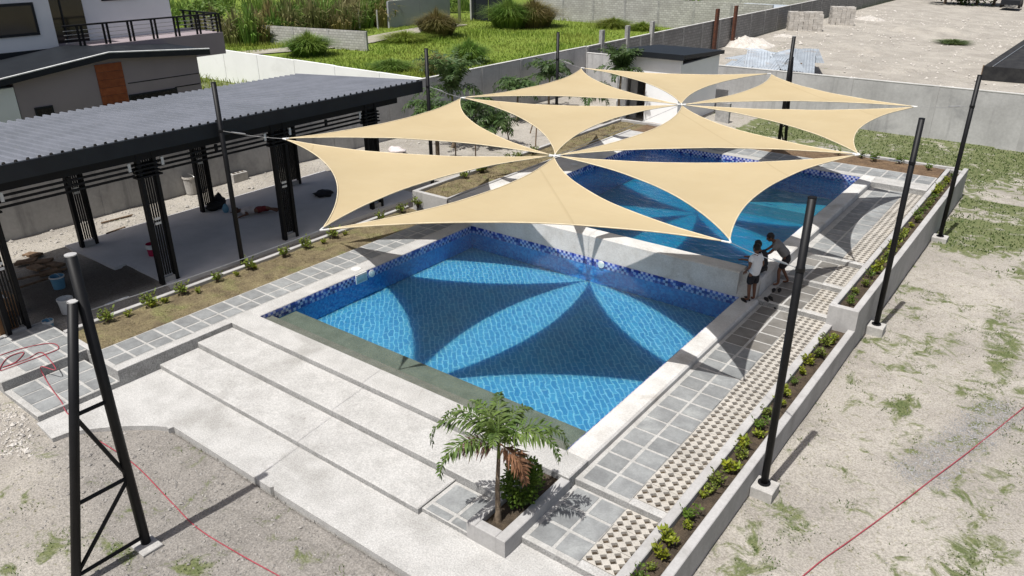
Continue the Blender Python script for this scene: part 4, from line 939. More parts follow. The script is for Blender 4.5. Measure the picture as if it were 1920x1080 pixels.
ball_shrub('round_shrub', 'rounded leafy shrub growing behind the palm in the concrete planter', (-5.66, 7.72, .28), (.27, .34, .40), 1900, .07, 'shrub_leaf', .08)
# small shrubs, prototypes then copies
def small_shrub(mat, spread, h, nst, nl, size, seed):
    random.seed(seed); t = thing('planter_shrub', 'x', 'shrub'); mb = MB(); st = MB()
    for k in range(nst):
        a = rnd(0, 6.28); tip = Vector((math.cos(a)*spread*rnd(.2, 1), math.sin(a)*spread*rnd(.2, 1), h*rnd(.6, 1.1)))
        st.tube([(0, 0, -.04), tuple(tip*.55+Vector((0, 0, .02))), tuple(tip)], [.008, .006, .003], 4)
        for i in range(nl):
            p = tip*rnd(.35, 1.05); a2 = rnd(0, 6.28); e = Vector((math.cos(a2), math.sin(a2), rnd(-.1, 1.2))).normalized(); s = e.cross(Vector((rnd(-1, 1), rnd(-1, 1), .5))).normalized()
            L = size*rnd(.7, 1.3); mb.add([p, p+e*L*.5-s*L*.22, p+e*L, p+e*L*.5+s*L*.22], [(0, 1, 2, 3)])
    mb.build('foliage', mat, t); st.build('stem', 'trunk_stake', t); return t
protos = [small_shrub('yellow_leaf', .13, .22, 9, 14, .085, 1), small_shrub('green_leaf', .15, .2, 9, 14, .07, 2), small_shrub('yellow_leaf', .16, .17, 10, 12, .08, 3), small_shrub('shrub_leaf', .14, .18, 8, 12, .065, 4)]
random.seed(21)
LBL = {0: 'bright yellow leaved shrub in the {}', 1: 'loose mid green shrub in the {}', 2: 'low spreading yellow shrub in the {}', 3: 'small dark green shrub in the {}'}
used = [0]*4
def put(k, loc, sc, where, grp):
    o = protos[k] if not used[k] else dup(protos[k], loc)
    used[k] = 1; o.location = loc; o.rotation_euler = (0, 0, rnd(0, 6.28)); o.scale = (sc,)*3; o['label'] = LBL[k].format(where); o['group'] = grp; o['category'] = 'shrub'
for i, y_ in enumerate([7.05, 7.35, 7.75, 8.1, 8.42, 8.75, 9.1, 9.5, 9.75, 10.1, 10.5, 10.85, 11.2, 11.6, 12.0, 12.5, 12.9, 13.3, 13.9, 14.3, 14.7, 15.2, 15.7, 16.0, 16.35]):
    k = [1, 3, 1, 2, 0, 0, 3, 2, 1, 1, 0, 1, 0, 2, 3, 1, 0, 0, 3, 2, 0, 1, 1, 0, 0][i]
    put(k, (-3.36+rnd(-.08, .06), y_+rnd(-.12, .12), -.17), rnd(.6, 1.2), 'low planter by the lower walkway', 'shrubs in the long low planter')
y_ = 17.2; i = 0
while y_ < 30.2:
    put([3, 3, 1, 1, 3, 0, 2, 1, 1, 0, 2, 3, 1, 2, 2, 0, 1, 3][i % 18], (-3.36+rnd(-.05, .05), y_, .3), rnd(.6, 1.2), 'raised planter by the upper pool', 'shrubs in the raised planter'); y_ += rnd(.32, .6); i += 1
for j, (x, y) in enumerate([(505, 470), (452, 497), (392, 520), (320, 540), (256, 560), (180, 590), (553, 457), (610, 440), (690, 405), (735, 393), (770, 383)]):
    p = pz(x, y, -.02); put(1, (max(p.x, -16.85), p.y, -.04), rnd(1.1, 1.5), 'garden strip along the pavilion kerb', 'upright shrubs along the garden kerb')
for j, (x, y) in enumerate([(280, 572), (430, 510), (372, 548), (240, 592), (590, 450), (310, 566), (640, 438), (470, 500)]):
    p = pz(x, y, -.02); put(2, (max(p.x, -16.75), p.y, -.05), rnd(.6, .85), 'soil strip beside the left walkway', 'low plants in the soil strip')
for j, (x, y) in enumerate([(1617, 292), (1690, 304), (1640, 302), (1740, 318), (1570, 290)]):
    p = pz(x, y, .4); put(3, (p.x, min(p.y, 30.4), .37), rnd(1.0, 1.7), 'brown bed behind the upper pool', 'shrubs in the brown far bed')
for j, (x, y) in enumerate([(860, 330), (880, 318), (905, 322), (935, 300), (960, 296), (985, 285)]):
    p = pz(x, y, .4); put(1, (min(max(p.x, -16.8), -15.8), p.y, .36), rnd(1.2, 1.8), 'raised bed left of the upper pool', 'shrubs in the raised left bed')
# palms along the wall (young foxtail palms)
def ring(n_, r0, L, dr, jit=.25): return [(2*math.pi*k/n_+rnd(-jit, jit), R(r0)+rnd(-.2, .2), L*rnd(.85, 1.1), R(dr)+rnd(-.2, .2)) for k in range(n_)]
GR = 'young palms along the boundary wall'
def palm_at(label, px_, py_, X=None, Y=None, zc=None, n_=9, L=1.4, r0=62, dr=110):
    p = pX(px_, py_, X) if X else pY(px_, py_, Y); zb = ground_z(p.x, p.y)
    palm(label, p.x, p.y, zb, max(.5, p.z-zb-.75), ring(n_, r0+8, L*1.25, dr+25)+ring(5, 40, L*1.05, 110), .5, 'palm_leaf_far', .055, .034, GR, 18)
palm_at('tall dense palm with upright fronds beside the pole at the pavilion end', 846, 150, X=-21.4, n_=16, L=1.9, r0=70, dr=70)
palm_at('palm with thin dark trunk between two shade sails and the wall', 927, 212, X=-20.2, n_=9, L=1.3, dr=130)
palm_at('palm with drooping fronds before the middle panel of the grey wall', 970, 152, X=-22.8, n_=10, L=1.3, dr=130)
palm_at('pale green palm before the grey wall beside the far left pole', 1030, 128, X=-23.0, n_=10, L=1.5, r0=70, dr=110)
palm_at('thick upright palm at the corner of the small white building', 1165, 112, Y=33.2, n_=14, L=1.3, r0=76, dr=60)
palm_at('slim palm in shade left of the white building', 1105, 160, Y=32.6, n_=8, L=1.3, dr=130)
palm_at('short palm with dark fronds low before the grey wall', 890, 190, X=-23.2, n_=9, L=1.2, dr=120)
palm_at('low palm at the foot of the pole by the tall palm', 815, 185, X=-19.8, n_=8, L=1.2, r0=45, dr=100)
for j, (x, y) in enumerate(((955, 268), (1004, 275), (994, 250))):
    p = pz(x, y, -.1); q = p+Vector((rnd(-.1, .5)*(1 if j else -1), .2, 1.3))
    tag(MB().tube([p, q], .03, 6).build('wooden_prop', 'old_wood'), 'slanting wooden stake propping up a young palm', 'stake', 'wooden stakes beside the young palms')
for j, (x, y) in enumerate(((824, 290), (855, 292), (892, 290))):
    p = pz(x, y+22, -.1); tag(MB().tube([p, p+Vector((.02, 0, 1.6))], [.03, .022], 6).build('bare_stake', 'trunk_stake'), 'thin bare trunk standing in the sandy yard behind the sails', 'sapling', 'bare saplings in the sandy yard')
leafm('dry_weed', (.16, .15, .05), (.12, .085, .04), 2.5)
# ---- grasses
def blades(name, spots, mat, kind='stuff', wob=.5):
    mb = MB()
    for (x, y, z, h, w_) in spots:
        a = rnd(0, 6.28); s = Vector((math.cos(a), math.sin(a), 0))*w_; lean = Vector((rnd(-1, 1), rnd(-1, 1), 0))*h*wob
        b_ = Vector((x, y, z-.02)); m_ = b_+Vector((0, 0, h*.6))+lean*.35; t = b_+Vector((0, 0, h*rnd(.85, 1)))+lean
        mb.add([b_-s, b_+s, m_+s*.7, t, m_-s*.7], [(0, 1, 2, 4), (4, 2, 3)])
    o = mb.build(name, mat); o['kind'] = kind; return o
random.seed(5); sp_ = []
while len(sp_) < 42000:     # field across the wall
    x, y = rnd(-62, WX-.3), rnd(26.6, 73)
    if random.random() > max(.3, 1-(y-26)/60) or grass_mask(x, y) < .5: continue
    hh = (.2+.4*max(0, noise.noise(Vector((x*.16, y*.16, 1)))+.1))
    sp_.append((x, y, ground_z(x, y), hh*rnd(.6, 1.3), rnd(.018, .04)))
tag(blades('field_grass', sp_, 'field_grass'), 'tall bright green grass covering the field behind the walls', 'grass')
sp_ = []
while len(sp_) < 3500:
    x, y = rnd(-46, WX-.4), rnd(14, 26.2)
    if HX-7 < x < HX+.3 and y < 18: continue
    sp_.append((x, y, ground_z(x, y), rnd(.2, .5), rnd(.02, .05)))
tag(blades('yard_grass', sp_, 'field_grass'), 'bright green grass between the house and the white wall', 'grass')
sp_ = []; tries = 0
while len(sp_) < 20000 and tries < 200000:
    tries += 1; x, y = rnd(-13, 8), rnd(21.5, 39.5)
    if x < -3 and y < 31.1: continue
    g = grass_mask(x, y)+.5*noise.noise(Vector((x*1.3, y*1.3, 0)))
    if g > rnd(.45, .9): sp_.append((x, y, ground_z(x, y), rnd(.04, .11), rnd(.012, .03)))
tag(blades('lawn_grass', sp_, 'lawn_blade'), 'short patchy lawn in front of the far wall', 'grass')
sp_ = []; tries = 0
while len(sp_) < 17000 and tries < 500000:
    tries += 1; x, y = rnd(-15, 8), rnd(1.5, 22)
    if -17 < x < -3.02 and y > 5.6: continue
    g = grass_mask(x, y)+.75*noise.noise(Vector((x*1.6, y*1.6, 0)))+.5*noise.noise(Vector((x*4, y*4, 7)))
    if g > rnd(.42, 1.15): sp_.append((x, y, ground_z(x, y), rnd(.02, .075), rnd(.006, .014)))
tag(blades('weed_patches', sp_, 'lawn_blade', wob=.9), 'sparse green weeds growing in the bare sandy ground', 'weeds')
sp_ = [(rnd(-16.95, -15.66), rnd(6.1, 16.8), -.06, rnd(.02, .07), rnd(.004, .01)) for k in range(5000)]
tag(blades('bed_weeds', sp_, 'dry_weed', wob=.9), 'dry yellow green weeds on the soil strip beside the left walkway', 'weeds')
sp_ = [(rnd(-16.9, -15.7), rnd(17.4, 30.5), .35, rnd(.03, .09), rnd(.006, .014)) for k in range(3500)]
tag(blades('bed_weeds', sp_, 'dry_weed', wob=.9), 'dry weeds on the raised bed left of the upper pool', 'weeds')
def clump(label, px_, py_, h, r, nb, mat, z=-.3, name='grass_clump'):
    p = pz(px_, py_, z); mb = MB()
    for i in range(int(nb*1.9)):
        a = rnd(0, 6.28); k = rnd(0, 1)**.7; b_ = p+Vector((math.cos(a)*r*.45*k, math.sin(a)*r*.45*k, -.05)); out = Vector((math.cos(a), math.sin(a), 0))*r*k*rnd(.5, 1.0); hh = h*rnd(.6, 1.05)*(1-.3*k)
        s = Vector((-math.sin(a), math.cos(a), 0))*rnd(.012, .028); m_ = b_+out*.3+Vector((0, 0, hh*.75)); t = b_+out*rnd(.7, 1.1)+Vector((0, 0, hh*(1.0-rnd(.1, .55)*k)))
        mb.add([b_-s, b_+s, m_+s, t, m_-s], [(0, 1, 2, 4), (4, 2, 3)])
    return tag(mb.build(name, mat), label, 'grass clump', 'tall grass clumps in the field')
clump('dense round grass clump beside the dirt track', 580, 104, 2.1, 2.5, 1300, 'reed_green'); clump('brownish tall grass clump in the middle of the field', 820, 68, 2.8, 3.0, 1300, 'reed_brown')
clump('green fountain shaped grass clump near the wall', 880, 118, 2.0, 1.9, 900, 'reed_green'); clump('wide tall reed clump before the dark gate', 955, 52, 3.4, 3.4, 1500, 'reed_green'); clump('tall olive reed clump beside the pale block wall', 1000, 50, 3.2, 3.6, 1500, 'reed_brown')
clump('loose tall grass tuft right behind the grey wall', 822, 140, 1.7, 1.8, 500, 'reed_leaf'); clump('dark grass tuft beside the white wall end', 735, 132, 1.0, 2.0, 500, 'reed_green'); clump('yellow green grass mound near the pale block wall', 1150, 52, 1.2, 2.6, 700, 'field_grass'); clump('small grass mound by the block wall posts', 1205, 57, 1.0, 2.0, 500, 'field_grass'); clump('mound of rank green weeds in the field', 760, 78, 1.1, 3.0, 700, 'field_grass')
def reed_mass(name, label, spots, mat, nb):
    mb = MB()
    for (cx, cy, h, r) in spots:
        for i in range(nb):
            a = rnd(0, 6.28); k = rnd(0, 1)**.6; b_ = Vector((cx+math.cos(a)*r*.6*k, cy+math.sin(a)*r*.6*k, -.35)); out = Vector((math.cos(a), math.sin(a), 0))*r*k*rnd(.2, .9)+Vector((rnd(-.3, .3), rnd(-.3, .3), 0)); hh = h*rnd(.45, 1.1)*(1-.25*k)
            s_ = Vector((-math.sin(a+rnd(-.8, .8)), math.cos(a), 0))*rnd(.025, .06); m_ = b_+out*.4+Vector((0, 0, hh*.7)); t = b_+out+Vector((0, 0, hh*(1-.4*k)))
            mb.add([b_-s_, b_+s_, m_+s_, t, m_-s_], [(0, 1, 2, 4), (4, 2, 3)])
    return tag(mb.build(name, mat), label, 'reeds', kind='stuff')
bank = []
for k in range(64):
    q = rnd(0, 1); bank.append((-57.8-q*1.6-rnd(0, 1)**1.5*9, 40+q*20+rnd(-2, 2), rnd(2.0, 4.3), rnd(1.2, 2.4)))
reed_mass('reed_bank', 'dry olive reeds in the tall bank beside the dirt track', bank[:26], 'reed_leaf', 260)
reed_mass('reed_bank', 'green reeds in the tall bank beside the dirt track', bank[26:48], 'reed_green', 260)
reed_mass('reed_bank', 'brown reeds in the tall bank beside the dirt track', bank[48:], 'reed_brown', 260)
reed_mass('reed_bank', 'far rank growth behind the bank and the unfinished wall', [(rnd(-95, -64), rnd(34, 85), rnd(1.5, 4), rnd(1.5, 3)) for k in range(60)], 'reed_green', 110)
for (x, y) in ((778 / 4+480, 55), (915/4+480, 55)):
    p = pz(x, y, -.3); tag(MB().tube([p, p+Vector((0, 0, 1.8))], .07, 6).build('fence_post', 'plaster_light'), 'pale thin post standing before the reed bank', 'post', 'posts before the reed bank')
# far trees
def tree(label, px_, py_, h, r, mat='tree_leaf', z=-.3, nl=1500, ls=.35):
    p = pz(px_, py_, z); t = wthing('broadleaf_tree', label, 'tree', tuple(p), 'trees at the far edge of the lot')
    MB().tube([p, p+Vector((.1, 0, h*.5)), p+Vector((.2, .1, h*.8))], [.2, .13, .06], 7).build('trunk', 'trunk_bark', t); mb = MB()
    cl = [Vector((random.gauss(0, .5)*r, random.gauss(0, .5)*r, h*rnd(.25, .95))) for k in range(14)]
    for i in range(nl):
        c = random.choice(cl); q = p+c+Vector((random.gauss(0, .25)*r, random.gauss(0, .25)*r, random.gauss(0, .12)*h)); e = Vector((rnd(-1, 1), rnd(-1, 1), rnd(-.6, .6))).normalized(); s = e.cross(Vector((rnd(-1, 1), rnd(-1, 1), 1))).normalized()
        mb.add([q, q+e*ls*.5-s*ls*.3, q+e*ls, q+e*ls*.5+s*ls*.3], [(0, 1, 2, 3)])
    mb.build('crown', mat, t)
for k, x in enumerate((1770, 1800, 1830, 1862)): tree('dark leafy tree at the far edge of the bare lot', x, 12, 4.0+k % 2, 2.2, ls=.4)
for k, x in enumerate((1680, 1720)): tree('low dark bush at the far corner of the bare lot', x, 5, 1.6, 1.6, nl=600)
tree('slim dark tree rising behind the smooth grey wall', 775, 30, 5, 1.6); tree('thin tree rising behind the pale utility pole wall', 835, 25, 5.5, 1.4, nl=700); tree('leafy tree behind the pale block wall', 1060, 8, 4, 2.0); tree('green tree behind the upper balcony of the house', 400, 62, 3.2, 2.5, 'reed_green')
tree('banana like plant rising over the weathered wall', 1290, 32, 3.6, 1.0, 'reed_green', nl=300, ls=.6)
# weeds on far bare lot
for (x, y, h, r, nb) in ((1787, 82, .5, 1.8, 400),): clump('small bright green weed patch on the bare lot', x, y, h, r, nb, 'lawn_blade', -.3, 'weed_patch')
# ---- loose stones and gravel
def pebbles(name, n_, fn, s0, s1, mat, label):
    mb = MB(); k = 0
    while k < n_:
        x, y = fn()
        if x is None: continue
        z = ground_z(x, y); s = rnd(s0, s1)*(1 if random.random() < .93 else 2); a = rnd(0, 6.28); u = Vector((math.cos(a), math.sin(a), rnd(-.3, .3)))*s; v = Vector((-math.sin(a), math.cos(a), rnd(-.3, .3)))*s*rnd(.6, 1); w_ = Vector((0, 0, s*rnd(.5, .9))); c = Vector((x, y, z+s*.2))
        mb.add([c-u, c+v, c+u, c-v, c+w_], [(0, 3, 4), (3, 2, 4), (2, 1, 4), (1, 0, 4)]); k += 1
    return tag(mb.build(name, mat), label, 'stones', kind='stuff')
pm('stone_grey', (.34, .32, .295), (.22, .205, .19), 9, .9, .2, 40, speck=.25, sscale=14)
def f1():
    x, y = rnd(-15.5, -2), rnd(1.5, 5.7)
    return (x, y) if random.random() < .2+.8*gravel_mask(x, y) and not (x < -13.2 and y > 4.1) else (None, None)
pebbles('loose_stones', 6000, f1, .006, .024, 'stone_grey', 'small loose stones scattered on the ground before the steps')
def f2():
    x, y = rnd(-3, 1.5), rnd(9, 20); return (x, y) if random.random() < gravel_mask(x, y) else (None, None)
pm('gravel_grey', (.30, .295, .29), (.20, .195, .19), 20, .9, .2, 40, rnd=.1, speck=.3)
pebbles('gravel_patch', 3000, f2, .008, .02, 'gravel_grey', 'strip of grey crushed gravel on the right side ground')
def f3(): return rnd(-3, 6), rnd(5, 26)
pebbles('loose_stones', 2500, f3, .005, .018, 'stone_grey', 'small loose stones scattered on the sandy ground outside the planters')
def f4():
    p = pz(rnd(0, 60), rnd(760, 850), -.4); return p.x, p.y
pebbles('rubble_bits', 200, f4, .012, .04, 'rubble', 'broken mortar bits beside the lower landing')
def f6():
    x, y = rnd(-24, 2), rnd(40.5, 100); return x, y
pebbles('rubble_bits', 1600, f6, .03, .12, 'rubble', 'stones and rubble strewn over the bare lot beyond the far wall')
def f5(): return rnd(-24.4, -22.8), rnd(6, 24)
pebbles('rubble_bits', 900, f5, .012, .05, 'rubble', 'debris strewn along the foot of the wall behind the pavilion')
# ================================================================ HOSES
def hose(label, pts, r=.016, sub=6):
    pts = [Vector(p) for p in pts]; out = []
    for i in range(len(pts)-1):
        p0, p1, p2, p3 = pts[max(i-1, 0)], pts[i], pts[i+1], pts[min(i+2, len(pts)-1)]
        for k in range(sub):
            t = k/sub; out.append(.5*((2*p1)+(-p0+p2)*t+(2*p0-5*p1+4*p2-p3)*t*t+(-p0+3*p1-3*p2+p3)*t**3))
    out.append(pts[-1]); return tag(MB().tube(out, r, 6).build('hose', 'hose_red', None, True), label, 'hose')
def gl(lst, zf): return [Vector((p.x, p.y, (zf if not callable(zf) else zf(p.x, p.y))+.018)) for p in lst]
hose('thin red hose lying across the bare sandy ground', gl([pz(x, y, -.62) for x, y in ((1490, 1095), (1540, 1052), (1600, 1010), (1680, 952), (1750, 898), (1830, 838), (1935, 752))], ground_z), .010)
L_ = [(0, 668), (40, 655), (95, 645), (110, 655), (80, 668), (20, 690), (0, 695), (15, 672), (45, 662), (30, 680), (5, 690), (50, 675), (75, 662), (90, 672)]
pts = [pz(x, y, -.03)+Vector((0, 0, .02)) for x, y in L_]
pts += [pz(105, 695, -.05)+Vector((0, 0, .02)), Vector((-15.93, 5.0, -.01)), Vector((-15.85, 4.98, -.2)), Vector((-15.2, 4.85, -.22)), Vector((-14.6, 4.75, -.22)), Vector((-14.47, 4.72, -.3)), Vector((-14.3, 4.7, -.345)), Vector((-13.8, 4.68, -.345)), Vector((-13.4, 4.66, -.42))]
pts += gl([pz(x, y, -.45) for x, y in ((250, 870), (320, 940), (370, 990), (440, 1035), (530, 1085))], ground_z)
hose('red hose coiled on the tiled landing and trailing over the gravel', pts, .010)
# ================================================================ CLUTTER
def bucket(label, p, r, h, mat, rim='plastic_white', band=None):
    t = wthing('bucket', label, 'bucket', tuple(p)); p = tuple(p)
    MB().lathe([(0, 0), (r*.8, 0), (r, h), (r*.95, h), (r*.77, .02), (0, .02)], 18, p).build('shell', mat, t, False)
    MB().lathe([(r*1.0, h*.9), (r*1.06, h*.9), (r*1.06, h*1.0), (r*.96, h)], 18, p).build('rim', rim, t)
    if band: MB().lathe([(r*.96, h*.62), (r*1.01, h*.62), (r*1.03, h*.88), (r*.98, h*.88)], 18, p).build('band', band, t)
    mb = MB(); mb.tube([(p[0]+r*1.05*math.cos(a*.314), p[1]+.02, p[2]+h*.95+.35*r*math.sin(a*.314)) for a in range(11)], .006, 5); mb.build('handle', 'steel_wire', t); return t
bucket('red paint bucket with white lid on the pavilion floor', pz(288, 478, -.095), .16, .34, 'plastic_red', 'plastic_white', 'plastic_white')
bucket('white plastic bucket beside the edge of the pavilion', pz(128, 586, -.16), .17, .38, 'plastic_white')
bucket('pale blue plastic pail on the dark soil of the pavilion', pz(112, 540, -.16), .17, .34, 'plastic_blue')
bucket('small blue and white paint can by the pavilion column', pz(92, 612, -.14), .12, .16, 'plastic_blue', 'plastic_white', 'plastic_white')
bucket('pale cement drum with torn bag standing by the grey wall', pz(361, 362, -.13), .25, .62, 'footing_concrete', 'rubble')
def bag(name, label, p, s, mat, cat, jit=.5):
    mb = MB().blob((p.x, p.y, p.z+s[2]*.7), s, 12, 8, jit); return tag(mb.build(name, mat, None, True), label, cat)
bag('black_bag', 'black bag slumped beside a rear pavilion column', pz(402, 393, -.1), (.22, .3, .16), 'rubber_black', 'bag'); bag('backpack', 'patterned black backpack standing by a rear pavilion column', pz(413, 388, -.1), (.16, .2, .26), 'shorts_dark', 'bag')
bag('plastic_jug', 'pale blue plastic water jug near the black bags', pz(424, 398, -.1), (.1, .1, .17), 'plastic_blue', 'jug', .1)
bag('cloth_heap', 'crumpled grey cloth left on the pavilion floor', pz(607, 366, -.1), (.3, .35, .1), 'shorts_dark', 'cloth'); bag('cement_sack', 'pale sack lying on the sandy yard behind the sails', pz(743, 285, -.1), (.45, .3, .12), 'shirt_pale_pink', 'sack')
t = wthing('hollow_block', 'single pale hollow block at the foot of the grey wall', 'concrete block', tuple(pz(449, 338, -.12))); p = pz(449, 338, -.12)
MB().box(p.x-.12, p.x+.12, p.y-.3, p.y+.3, p.z-.02, p.z+.3, .02).build('shell', 'footing_concrete', t)
for k in range(3): MB().box(p.x-.07, p.x+.07, p.y-.24+k*.18, p.y-.12+k*.18, p.z+.3, p.z+.304).build('core_hole', 'dark_soil', t)
for j, (x, y, r) in enumerate(((62, 480, .3), (80, 495, .8), (105, 503, .2), (95, 512, 1.2), (50, 495, .9), (70, 508, .1))):
    p = pz(x, y, -.15); tag(MB().obox((p.x, p.y, p.z+.04+.03*(j % 3)), Vector((math.cos(r), math.sin(r), .08))*.26, Vector((-math.sin(r), math.cos(r), 0))*.13, (0, 0, .035)).build('scrap_board', 'old_wood'), 'brown scrap board lying on the soil under the pavilion', 'board', 'scrap boards under the pavilion')
for j, (x, y, h) in enumerate(((12, 622, .55), (14, 590, .5))):
    p = pz(x, y, -.12); bx_ = wthing('cardboard_box', ('brown cardboard box on the ground against a pavilion column', 'brown cardboard box stacked behind another by a pavilion column')[j], 'box', tuple(p))
    MB().box(p.x-.25, p.x+.25, p.y-.2, p.y+.2, p.z, p.z+h, .005).build('carton', 'cardboard', bx_); MB().box(p.x-.24, p.x+.24, p.y-.03, p.y+.03, p.z+h, p.z+h+.003).build('tape', 'plastic_white', bx_)
for j, (x0, y0, x1, y1) in enumerate(((15, 530, 130, 505), (25, 545, 90, 525), (190, 420, 250, 405), (200, 440, 235, 428))):
    a, b_ = pz(x0, y0, -.12), pz(x1, y1, -.12); tag(MB().tube([a+Vector((0, 0, .03)), b_+Vector((0, 0, .04))], .03, 6).build('scrap_timber', 'old_wood'), 'thin scrap timber lying on the sand behind the pavilion', 'timber', 'scrap timbers behind the pavilion')
# slippers
def slippers(label, px_, py_, z, rz):
    p = pz(px_, py_, z); t = thing('slippers', label, 'slippers', tuple(p), rz)
    for s in (-1, 1):
        o = [(s*.065+.045*math.cos(a*.52)*(1.0 if math.sin(a*.52) > 0 else .8), .125*math.sin(a*.52)+s*.03) for a in range(12)]
        sl_ = MB().prism(o, .0, .022).build('sole', 'rubber_black', t); mb = MB()
        mb.tube([(s*.065-.045, -.01+s*.03, .022), (s*.065, .05+s*.03, .05), (s*.065+.045, -.01+s*.03, .022)], .008, 5); mb.build('strap', 'rubber_black', sl_)
slippers('pair of black slippers on the coping corner beside the white shirted boy', 1398, 562, .003, .9); slippers('black slippers left on the step beside the pool divider', 1456, 545, .006, .2); slippers('brown slippers lying on the upper step pavers', 1441, 561, .006, .7); slippers('black slippers on the lower walkway pavers by the step', 1458, 575, -.11, .4)
# ================================================================ PEOPLE
def skin_obj(pts, edges, rad, name):
    me = bpy.data.meshes.new(name); me.from_pydata([tuple(p) for p in pts], edges, []); o = bpy.data.objects.new(name, me); C.objects.link(o)
    m_ = o.modifiers.new('skin', 'SKIN'); m_.use_smooth_shade = True
    if not me.skin_vertices: 
        bpy.context.view_layer.objects.active = o
    sv = me.skin_vertices[0].data
    for i, r in enumerate(rad): sv[i].radius = r if isinstance(r, tuple) else (r, r); sv[i].use_root = (i == 0)
    s_ = o.modifiers.new('sub', 'SUBSURF'); s_.levels = 2; s_.render_levels = 2
    dg = bpy.context.evaluated_depsgraph_get(); ev = o.evaluated_get(dg); res = bpy.data.meshes.new_from_object(ev)
    bpy.data.objects.remove(o); return res
def chain_mesh(chains, name):
    """chains: list of lists of (point, radius); the first point of a later chain may repeat an earlier point to branch from it"""
    pts, rad, ed, key = [], [], [], {}
    for ch in chains:
        prev = None
        for p, r in ch:
            k = tuple(round(c, 4) for c in p)
            if k not in key: key[k] = len(pts); pts.append(Vector(p)); rad.append(r)
            if prev is not None and prev != key[k]: ed.append((prev, key[k]))
            prev = key[k]
    return skin_obj(pts, ed, rad, name)
def person(label, base, rz, J, cloth, seed=0):
    """J: joints in the person's own frame (x forward, y left, z up)"""
    t = thing('person', label, 'person', base, rz)
    V = {k: Vector(v) for k, v in J.items()}
    ch = [[(V['pelvis'], .095), (V['waist'], .085), (V['chest'], .105), (V['neck'], .045), (V['head']-Vector((0, 0, .05)), .05)]]
    for s in 'lr':
        ch.append([(V['chest'], .105), (V['sh'+s], .048), (V['el'+s], .034), (V['wr'+s], .024)])
        d = (V['wr'+s]-V['el'+s]).normalized(); side = d.cross(Vector((0, 0, 1)) if abs(d.z) < .8 else Vector((1, 0, 0))).normalized(); palm_c = V['wr'+s]+d*.045
        ch.append([(V['wr'+s], .024), (palm_c, .026)])
        bend = side.cross(d).normalized()*(-1 if s == 'l' else 1)
        for k, L in enumerate((.05, .06, .066, .058)):
            off = side*(.026*(k-1.9)/1.0) if k else side*(-.042)
            st = palm_c+d*(.03 if k else .0)+off; ch.append([(palm_c, .026), (st, .009), (st+d*L*.55+bend*.006, .008), (st+d*L*.95+bend*.022, .007)])
        st = palm_c+d*.025+side*.05; ch.append([(palm_c, .026), (st, .009), (st+d*.04+bend*.01, .0075)])
        ch.append([(V['pelvis'], .095), (V['hip'+s], .078), (V['kn'+s], .05), (V['an'+s], .032), (V['an'+s]+V['toe'+s]*.35+Vector((0, 0, -.035)), .03), (V['an'+s]+V['toe'+s]+Vector((0, 0, -.04)), .022)])
    body = chain_mesh(ch, 'body'); h = V['head']; fwd = (V['look']).normalized(); lft = Vector((0, 0, 1)).cross(fwd).normalized(); upv = fwd.cross(lft)
    M_ = Matrix((fwd, lft, upv)).transposed(); mb = MB()
    mb.blob(h, (.088, .072, .105), 16, 12, 0, M_); mb.blob(h+M_ @ Vector((.035, 0, -.055)), (.055, .05, .05), 10, 8, 0, M_); mb.blob(h+M_ @ Vector((.092, 0, -.012)), (.018, .013, .024), 8, 6, 0, M_)
    for s in (-1, 1): mb.blob(h+M_ @ Vector((-.005, s*.073, -.005)), (.02, .009, .03), 8, 6, 0, M_)
    bm = bmesh.new(); bm.from_mesh(body); hm = mb.mesh('h', 'skin'); bm.from_mesh(hm); bm.to_mesh(body); bm.free(); bpy.data.meshes.remove(hm)
    body.materials.clear(); body.materials.append(MT['skin']); body.polygons.foreach_set('use_smooth', [True]*len(body.polygons)); ob('body', body, t)
    hb = MB().blob(h+M_ @ Vector((-.016, 0, .022)), (.09, .081, .1), 18, 12, .12, M_); hb.build('hair', 'hair_black', t, True)
    ey = MB()
    for s in (-1, 1): ey.blob(h+M_ @ Vector((.08, s*.03, .012)), (.008, .012, .007), 8, 5, 0, M_)
    ey.build('eyes', 'hair_black', t)
    sh = [[(V['pelvis']+Vector((0, 0, cloth.get('hem', .0))), .142), (V['waist'], .137), (V['chest'], .15), (V['chest'].lerp(V['neck'], .75), .085)]]
    for s in 'lr': sh.append([(V['chest'], .15), (V['sh'+s], .082), (V['sh'+s].lerp(V['el'+s], .6), .07)])
    me = chain_mesh(sh, 'shirt'); me.materials.clear(); me.materials.append(MT[cloth['shirt']]); ob('shirt', me, t)
    so = [[(V['waist'].lerp(V['pelvis'], .6), .12), (V['pelvis'], .128)]]
    for s in 'lr': so.append([(V['pelvis'], .128), (V['hip'+s], .11), (V['hip'+s].lerp(V['kn'+s], .55), .092), (V['hip'+s].lerp(V['kn'+s], cloth.get('leg', .85)), .085)])
    me = chain_mesh(so, 'shorts'); me.materials.clear(); me.materials.append(MT[cloth['shorts']]); ob('shorts', me, t)
    return t
st_ = dict(pelvis=(0, 0, .72), waist=(.0, 0, .86), chest=(0, 0, 1.06), neck=(.01, 0, 1.22), head=(.04, 0, 1.345), look=(1, .1, -.25), shl=(0, .14, 1.14), shr=(0, -.14, 1.14),
           ell=(-.05, .21, .93), wrl=(.07, .19, .78), elr=(-.04, -.2, .92), wrr=(.1, -.17, .80), hipl=(0, .075, .68), hipr=(0, -.075, .68), knl=(.02, .08, .39), knr=(.02, -.08, .39), anl=(-.02, .08, .07), anr=(-.02, -.08, .07), toel=(.13, .02, 0), toer=(.13, -.02, 0))
FACE = R(200)
person('boy in white shirt and dark shorts standing at the coping corner of the lower pool', (-5.45, 16.72, 0.002), R(150), st_, dict(shirt='shirt_white', shorts='shorts_dark', hem=-.1))
